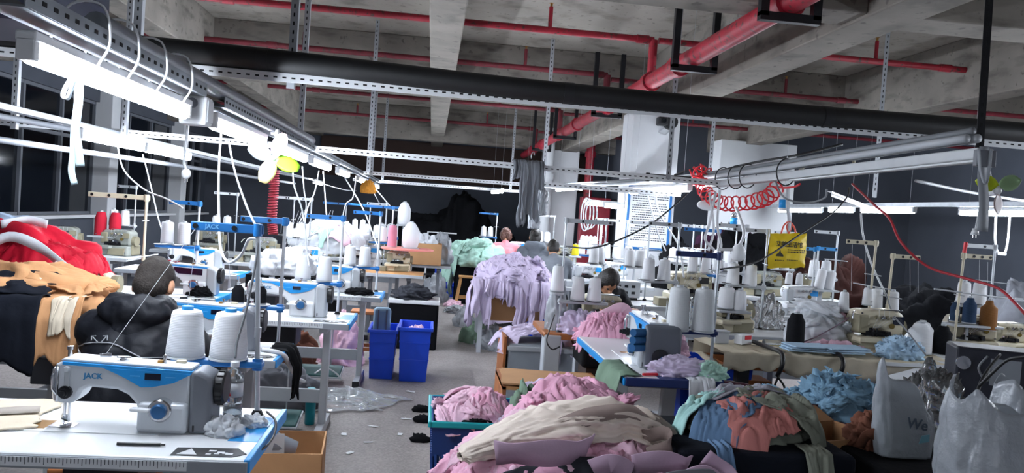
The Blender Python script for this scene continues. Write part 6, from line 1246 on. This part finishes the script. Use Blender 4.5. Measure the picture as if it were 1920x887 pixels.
MB().prism([(-.11, -.045), (-.05, -.045), (-.055, -.03), (-.072, -.018), (-.077, .0), (-.083, 0), (-.088, -.018), (-.105, -.03)], -.046, -.043).build('print_figure', INK, t)
RAGR = mat('coral_handle', '#e2604f', .6)
for x in (-.03, .03): MB().tube(smooth_path([(x-.03, 0, .125), (x-.01, 0, .19), (0, 0, .22), (x+.01, 0, .18), (x+.03, 0, .125)], 5), .006).build('handle', RAGR, t, smooth=True)
ribbon('hanging_ribbon', 'white polka dot ribbon above the yellow bag', 'ribbon', Dp((1478, 345, 5.6), (1477, 390, 5.55), (1480, 412, 5.5), (1478, 437, 5.5)), .03, FWHITE, 4, wdir=(1, 0, 0))
# red coiled air hose
def helix(path, R, turns, k=14):
    path = smooth_path(path, 10); n = turns*k; out = []
    for i in range(n+1):
        f = i/n*(len(path)-1); j = min(int(f), len(path)-2); p = path[j].lerp(path[j+1], f-j); tn = (path[j+1]-path[j]).normalized()
        a = tn.cross(Vector((0, 1, .2))).normalized(); b = tn.cross(a); w_ = 2*pi*i/k; r_ = R*(1+.25*nz(i*.07, 3)); out.append(p+a*(r_*cos(w_))+b*(r_*sin(w_)))
    return out
tag(MB().tube(helix(Dp((1312, 318, 7.2), (1318, 350, 7.0), (1335, 372, 6.8), (1362, 382, 6.6), (1400, 380, 6.3), (1435, 372, 6.0), (1458, 352, 5.8)), .062, 17), .0075, 6).build('coiled_hose', REDP, smooth=True), 'red coiled air hose looped under the right trunk', 'hose')
tag(MB().tube(helix(Dp((1300, 330, 7.25), (1318, 322, 7.2), (1325, 335, 7.2), (1308, 345, 7.2), (1315, 318, 7.15)), .075, 9), .008, 6).build('coiled_hose', REDP, smooth=True), 'tight red hose bundle at the coil upper end', 'hose')
tag(MB().tube(helix(Dp((515, 320, 9.0), (513, 360, 9.0), (510, 405, 9.0), (512, 440, 9.0)), .05, 26, 12), .009, 5).build('coiled_hose', mat('dull_red_hose', '#8d2433', .5), smooth=True), 'red coiled hose hanging over the left far machines', 'hose')
cable('air_hose', 'long red air hose sagging across the right side', 'hose', Dp((1598, 345, 6.0), (1640, 385, 5.2), (1668, 410, 4.8), (1690, 455, 4.6), (1740, 500, 4.5), (1810, 522, 4.3), (1870, 540, 4.1), (1905, 570, 3.9), (1940, 610, 3.7)), .009, mat('dull_red_tube', '#a01e2c', .5))
cable('air_hose', 'short red hose piece on top of the trunk', 'hose', Dp((1455, 350, 5.7), (1470, 352, 5.6), (1490, 350, 5.5), (1500, 345, 5.4)), .008, REDP)
# fans
def fan(label, c, cols, R, tiltx=0, cage=False):
    t = thing('clip_fan', label, 'fan', c); MB().cyl((0, .03, 0), (0, -.03, 0), .03, .024, n=14).build('motor', WHITE, t, smooth=True, angle=40); MB().ball((0, -.03, 0), .018).build('hub', WHITE, t, smooth=True)
    for i, cm_ in enumerate(cols):
        a = 2*pi*i/len(cols)+tiltx; pts = []
        def bl(u, v): r = .02+(R-.02)*u; w_ = .075*sin(pi*(.12+.8*u))**.7*(R/.13); x = r; y = (v-.5)*w_; z = (v-.5)*.03; return (x*cos(a)-y*sin(a), -.035+z, x*sin(a)+y*cos(a))
        MB().grid(bl, 10, 6).build('blade', cm_, t, smooth=True, solid=.003)
    MB().tube(smooth_path([(0, .03, 0), (.02, .06, .06), (0, .06, .13), (-.02, .06, .16)], 4), .012).build('stem', WHITE, t, smooth=True); MB().box((-.02, .06, .17), (.05, .04, .04)).build('clip', WHITE, t, bevel=.006)
BLG = mat('lime_blade', '#8fd62a', .4); BLY = mat('yellow_blade', '#f0e39a', .4); BLP = mat('pink_blade', '#eec6cf', .4); BLB = mat('ice_blade', '#d4ecf7', .4); BLS = mat('sage_blade', '#8fae84', .4)
fan('clip fan with green, yellow, pink and blue blades on the left row', D(515, 297, 5.0)+Vector((.0, 0, 0)), (BLG, BLP, BLB, BLY), .17, -.35); fan('dim clip fan with lime blade at the right edge', D(1862, 357, 3.5), (mat('lime_dim', '#b3c21c', .45), mat('grey_pink', '#a08a88', .5), BLS), .12, 2.7)
# hanging grey shirt on the cross rail
t = thing('hanging_shirt', 'grey shirt hanging from the cross rail over the aisle', 'shirt', (0, 0, 0)); FSH = fabric('shirt_grey', '#7c8087', .08)
q0 = D(997, 300, 6.62); 
def shirt(x0, x1, L, y, sd): return drape('x', None, None, (q0.x+x0, y, 1.965), (q0.x+x1, y, 1.965), L, FSH, sd, .02, 1.6, parent=t, top=.06)
shirt(-.07, .08, .5, 6.66, 1).name = 'front'; shirt(.03, .12, .24, 6.67, 2).name = 'sleeve'; shirt(-.16, -.07, .16, 6.67, 3).name = 'sleeve'; shirt(-.09, -.03, .56, 6.66, 5).name = 'side_panel'
MB().tube(smooth_path([(q0.x, 6.66, 1.99), (q0.x, 6.66, 2.03), (q0.x+.02, 6.67, 2.05), (q0.x+.03, 6.68, 2.02)], 4), .004).build('hook', STEEL, t)
lump('plastic_bag', 'small white bag hanging under the grey shirt', 'bag', D(1000, 428, 6.72), (.05, .04, .2), BAGW, 411, .1); lump('plastic_bag', 'pale bag hanging right behind the grey shirt', 'bag', D(1012, 402, 6.74), (.06, .05, .26), BAGW, 412, .1)
lump('rag', 'orange yellow rag on the far left lamps', 'rag', D(690, 362, 11.0), (.1, .08, .18), mat('orange_rag', '#e9a13c', .8), 413, .2)
# hanging small bottle and jug
for px_, py_, d_, lab in ((1468, 395, 5.7, 'blue labelled bottle hanging by the yellow bag'), (1375, 425, 7.2, 'clear cup with blue label left of the yellow bag')):
    t = thing('hanging_bottle', lab, 'bottle', D(px_, py_, d_)); MB().lathe([(.03, 0), (.033, .01), (.033, .1), (.02, .13), (.015, .14)], n=14).build('bottle_wall', WHITE if d_ < 6 else CLEARP, t, smooth=True, angle=50); MB().lathe([(.0335, .02), (.0335, .085)], n=14).build('label', BLUE, t, smooth=True); MB().tube([(0, 0, .14), (0, 0, .42)], .003).build('string', CABLE, t)
tag(MB().lathe([(.02, 0), (.045, .02), (.05, .08), (.03, .11), (.028, .12)], n=14).build('white_lamp_head', WHITE, smooth=True, angle=50), 'white work lamp head before the right stands', 'work lamp').location = D(1383, 490, 5.2)
cable('work_lamp_arm', 'white gooseneck arm of the right work lamp', 'lamp arm', Dp((1345, 468, 5.2), (1370, 468, 5.2), (1382, 465, 5.2), (1395, 440, 5.2), (1388, 410, 5.4), (1380, 390, 5.8)), .012, WHITE)
tag(MB().ball((0, 0, 0), (.11, .05, .05), 14, 8).build('white_capsule', WHITE, smooth=True), 'white plastic shell hanging under the red coil', 'shell').location = D(1328, 385, 6.9)
# far yellow thread spool etc
cone('yellow thread cone among the far right stands', D(1078, 480, 8.5), .13, .04, .03, mat('yellow_yarn', '#d8c61e', .9, kind='yarn'))
for i, pts in enumerate((((1342, 360, 6.6), (1330, 420, 6.5), (1322, 448, 6.4), (1340, 470, 6.4)), ((1350, 356, 6.4), (1345, 420, 6.4), (1352, 460, 6.3), (1345, 478, 6.3)), ((1330, 360, 6.7), (1338, 430, 6.6), (1328, 470, 6.5)))):
    ribbon('hanging_tape', ['white tape hanging below the red coil, left', 'white tape hanging below the red coil, right', 'white tape hanging below the red coil, behind'][i], 'tape', Dp(*pts), .022, FWHITE, i*2, wdir=(1, 0, 0))
qy = D(1078, 480, 8.5); shelf('thin shelf holding the yellow thread cone', qy.x-.06, qy.x+.06, qy.y, qy.z, .75)
# notice board on the pillar
t = thing('notice_board', 'white notice board with blue frame on the pillar', 'notice', (2.72, 9.485, 1.56)); MB().box((0, 0, 0), (.56, .012, .78)).build('panel', mat('notice_white', '#e6eaee', .3), t)
fr = MB()
for sx in (-1, 1): fr.box((sx*.27, -.008, 0), (.03, .012, .8))
fr.box((0, -.008, .385), (.56, .012, .03)).box((0, -.008, -.385), (.56, .012, .03)); fr.build('frame', BLUED, t)
rt = random.Random(3); ln = MB()
for i in range(22):
    z = .33-.029*i; x = -.22+(.05 if i % 5 == 0 else 0); e = .22-(rt.uniform(.1, .3) if i % 5 == 4 else 0)
    while x < e:
        w_ = rt.uniform(.012, .03); ln.box((x+w_/2, -.0068, z), (w_, .001, .011)); x += w_+.006
ln.build('print_lines', mat('print_dark', '#30343c', .6), t)['kind'] = 'stuff'
for i, (px_, py_) in enumerate(((1225, 466), (1222, 482), (1238, 480))): tag(MB().box((0, 0, 0), (.07, .004, .05), Matrix.Rotation(.5*i, 4, 'Y')).build('sticker', GREYM), 'grey sticker scrap on the pillar below the notice', 'sticker', 'stickers on the pillar').location = D(px_, py_, 9.49)
# curtain, sill items
t = drape('curtain', 'faded pink curtain at the left window', 'curtain', (XL+.24, 8.75, 2.75), (XL+.24, 9.28, 2.75), 1.5, fabric('faded_pink', '#b8a8ac', .08), 421, .03, 5, out=(1, 0), ragged=.05)
tg = thing('sill_bottle', 'clear bottle on the left window sill', 'bottle', (XL+.06, 9.35, 1.026)); MB().lathe([(.04, 0), (.045, .01), (.045, .16), (.018, .23), (.018, .25)], n=14).build('bottle_wall', CLEARP, tg, smooth=True); MB().lathe([(.02, .25), (.02, .27)], n=12).build('cap', WHITE, tg)
cone('white cone standing on the left window sill', (XL+.07, 9.62, 1.026), .22, .07, .06, mat('pale_grey_yarn', '#a9adae', .9, kind='yarn'))  # yarn colour greyer than on the other white cones
# ---------------------------------------------------------------- cables and threads
cabs = [('white cable from the far left lamp to the cream stand', [(220, 270, 6.6), (232, 318, 6.3), (270, 355, 5.8), (310, 372, 5.3), (343, 390, 4.95)], .006, CABLE), ('white cable dropping behind the cream stand', [(268, 290, 6.9), (282, 345, 6.8), (300, 420, 6.6), (320, 470, 6.4)], .006, CABLE),
    ('white cable with plug hanging from the junction box', [(352, 228, 3.75), (350, 260, 3.75), (345, 300, 3.75), (348, 318, 3.75)], .006, CABLE), ('thick white cable looping to the near thread stand', [(414, 250, 4.2), (410, 330, 3.8), (411, 420, 3.2), (415, 470, 3.0), (430, 492, 2.9), (452, 478, 2.8), (466, 450, 2.72), (482, 447, 2.69)], .0055, CABLE),
    ('grey cable from the lamp row to the near stand top', [(428, 262, 4.4), (440, 320, 3.8), (462, 385, 3.1), (484, 432, 2.69)], .005, CABLEG), ('grey cable along the near stand pole', [(484, 448, 2.69), (478, 500, 2.66), (462, 580, 2.64), (445, 640, 2.62), (441, 672, 2.6)], .0045, CABLEG),
    ('white cable from the third left lamp', [(549, 315, 5.6), (552, 350, 5.5), (568, 400, 5.3), (575, 470, 5.2), (580, 500, 5.1)], .006, CABLE), ('white cable from the lamp over the fan', [(567, 312, 6.0), (570, 355, 6.0), (574, 392, 6.0), (560, 420, 6.0)], .005, CABLE), ('white cable with switch bulb left of the aisle', [(598, 320, 6.8), (590, 360, 6.7), (576, 392, 6.6), (570, 430, 6.5)], .006, CABLE),
    ('long white cable slanting to the fourth table', [(645, 330, 8.5), (680, 390, 8.0), (700, 440, 7.6), (715, 480, 7.2)], .007, CABLE), ('pale cable from the fifth lamp', [(606, 322, 7.5), (612, 400, 7.3), (616, 470, 7.0)], .006, CABLE), ('pale cable hanging over the far heap', [(668, 330, 9.0), (662, 370, 9.0), (648, 384, 8.9), (640, 420, 8.8)], .007, CABLE), ('pale cable from the far lamps to the blue stands', [(705, 355, 12.0), (735, 390, 11.0), (745, 395, 10.5)], .008, CABLE),
    ('grey cable by the orange rag', [(695, 350, 11.5), (715, 385, 11), (740, 395, 10.6)], .008, CABLEG), ('grey cable slanting across the left far rows', [(575, 335, 9), (640, 355, 9.5), (668, 358, 10)], .006, CABLEG),
    ('white cable left before the notice board', [(1215, 368, 7.6), (1222, 395, 7.4), (1235, 440, 7.2), (1248, 470, 7.0)], .008, CABLE), ('white cable right before the notice board', [(1232, 362, 7.6), (1230, 380, 7.5), (1245, 415, 7.2), (1270, 455, 6.9), (1278, 485, 6.7), (1282, 520, 6.5)], .009, CABLE),
    ('black cable sagging from the left stands to the pillar', [(1060, 462, 6.2), (1110, 465, 6.0), (1160, 450, 5.9), (1220, 420, 5.9), (1265, 385, 6.0), (1290, 362, 6.2)], .007, CABLEK), ('dark cable rising past the yellow bag', [(1350, 505, 4.6), (1400, 497, 4.7), (1440, 480, 4.8), (1500, 440, 5.0), (1560, 400, 5.2), (1588, 370, 5.4), (1592, 352, 5.5)], .006, CABLEK),
    ('white cable hanging right of the yellow bag', [(1614, 400, 5.6), (1618, 440, 5.5), (1632, 490, 5.4), (1650, 530, 5.2), (1665, 560, 5.1)], .008, CABLE), ('white pull cord loop at the right edge', [(1868, 400, 7.3), (1866, 450, 7.3), (1872, 474, 7.3), (1884, 474, 7.3), (1890, 450, 7.3), (1894, 400, 7.3)], .011, WHITE), ('thin white cord with plug by the grey strap', [(1846, 285, 3.5), (1840, 340, 3.55), (1838, 380, 3.6), (1833, 410, 3.6), (1829, 430, 3.6)], .005, CABLE),
    ('black cable over the right trunk to the ceiling', [(1265, 328, 8.0), (1300, 318, 7.8), (1340, 322, 7.6), (1390, 310, 7.4), (1440, 300, 7.2), (1500, 290, 7.0), (1580, 270, 6.8)], .012, CABLEK), ('pale bent pipe over the right trunk', [(1495, 325, 5.6), (1520, 302, 5.5), (1560, 290, 5.4), (1592, 290, 5.3), (1600, 300, 5.2), (1601, 318, 5.2)], .012, mat('ivory_pipe', '#c9c4ae', .5)), ('grey cable loop below the trunk', [(1452, 335, 5.7), (1470, 370, 5.5), (1510, 380, 5.4), (1545, 372, 5.2), (1550, 355, 5.2)], .007, CABLEG),
    ('black cable curling at the near table corner', [(500, 772, 2.7), (516, 788, 2.6), (514, 815, 2.5), (498, 838, 2.4), (478, 846, 2.35)], .004, CABLEK), ('black cable from the navy machine case', [(1875, 665, 3.0), (1855, 690, 2.9), (1840, 715, 2.85), (1830, 745, 2.8)], .007, CABLEK), ('thick black cable at the right edge', [(1930, 668, 2.6), (1890, 675, 2.7), (1860, 700, 2.75), (1835, 725, 2.8)], .006, CABLEK),
    ('thin purple cord before the white garment heap', [(1495, 645, 4.7), (1530, 632, 4.7), (1570, 610, 4.75), (1592, 595, 4.8)], .004, mat('purple_cord', '#6f5a68', .6)), ('grey cable from the trunk to the coverstitch machine', [(1660, 548, 5.0), (1675, 590, 4.8), (1700, 620, 4.5), (1735, 665, 4.2)], .005, CABLEG), ('grey cable at the navy machine case', [(1852, 668, 3.1), (1835, 690, 3.1), (1850, 715, 3.1), (1858, 690, 3.1)], .005, CABLEG),
    ('grey hose at the small orange table', [(1040, 590, 5.3), (1030, 620, 5.25), (1025, 640, 5.2), (1035, 655, 5.2), (1050, 650, 5.2)], .005, CABLEK), ('white strap trailing from the second left table', [(490, 655, 3.7), (530, 665, 3.75), (545, 690, 4.0), (560, 710, 4.6), (570, 715, 4.9)], .012, WHITE), ('white cable on the floor by the green treadle', [(590, 700, 5.6), (610, 690, 5.7), (630, 700, 5.8), (640, 712, 6.0)], .006, CABLE)]
for lab, pts, r, m in cabs: cable('strap' if 'strap' in lab else 'power_cable', lab, 'cable', Dp(*pts), r, m)
for k in range(3):
    c0 = D(1098+6*k, 402, 9.2); tag(MB().tube([c0+Vector((.07*cos(a)*(.8+.1*k), .02*k, .2*sin(a)*(1-.08*k))) for a in [2*pi*j/22 for j in range(23)]], .009, 6).build('cable_coil', CABLE, smooth=True), ['white cable coil left of the pillar, front loop', 'white cable coil left of the pillar, middle loop', 'white cable coil left of the pillar, back loop'][k], 'cable', 'cable coil loops')
t = thing('plug', 'white plug hanging from the junction box cable', 'plug', D(349, 326, 3.75)); MB().ball((0, 0, 0), (.022, .018, .026)).build('plug_body', WHITE, t, smooth=True); MB().box((-.006, 0, -.03), (.003, .008, .016)).box((.006, 0, -.03), (.003, .008, .016)).build('pin', CHROME, t)
t = thing('plug', 'white plug hanging beside the grey strap', 'plug', D(1828, 436, 3.6)); MB().cyl((0, 0, .02), (0, 0, -.012), .012, .02, n=10).build('plug_body', WHITE, t, smooth=True); MB().box((-.008, 0, -.02), (.003, .006, .016)).box((.008, 0, -.02), (.003, .006, .016)).build('pin', CHROME, t)
tag(MB().box((0, 0, 0), (.08, .035, .035)).build('cord_switch', WHITE, bevel=.008), 'white cord switch on the right pull cord', 'switch').location = D(1879, 476, 7.28)
THR = mat('sewing_thread', '#dcdfe2', .8)
arm_tip = Vector((-.582-.2, 2.69, 1.385)); g1_ = M1.location+Vector((.14*.95, 0, .235*.95))
for lab, a, b in [('white thread from the near machine up past the man', g1_, arm_tip), ('white thread from the near cones to the blue arm', Vector((-.655, 2.69, 1.11)), arm_tip+Vector((.1, 0, 0))), ('white thread from the left near cone to the blue arm', Vector((-.797, 2.69, 1.11)), arm_tip), ('thread running along the near machine top', M1.location+Vector((.2*.95, 0, .228*.95)), M1.location+Vector((.328*.95, 0, .236*.95)))]:
    tag(MB().tube([a, b], .0008, 4).build('thread', THR), lab, 'thread')
for i, (x, y) in enumerate(((-.85, 5.2), (-.95, 5.95+.0), (-.83, 6.65))):
    for k in range(2): tag(MB().tube([(x-.02*k, y-.01, 1.42), (x-.05-.1*k, y-.02, 1.0)], .001, 4).build('thread', THR), 'fine thread hanging from a left row stand arm', 'thread', 'hanging threads left')
for i, (x, y, z0, z1) in enumerate(((3.0, 5.04, 1.45, 1.15), (2.9, 5.04, 1.45, 1.13), (3.3, 4.99, 1.37, 1.16), (3.36, 4.99, 1.37, 1.15), (3.6, 4.71, 1.41, 1.15), (3.66, 4.71, 1.4, 1.14))): tag(MB().tube([(x, y, z0), (x+.02, y, z1)], .0011, 4).build('thread', THR), 'fine thread hanging from a cream right stand', 'thread', 'hanging threads right')
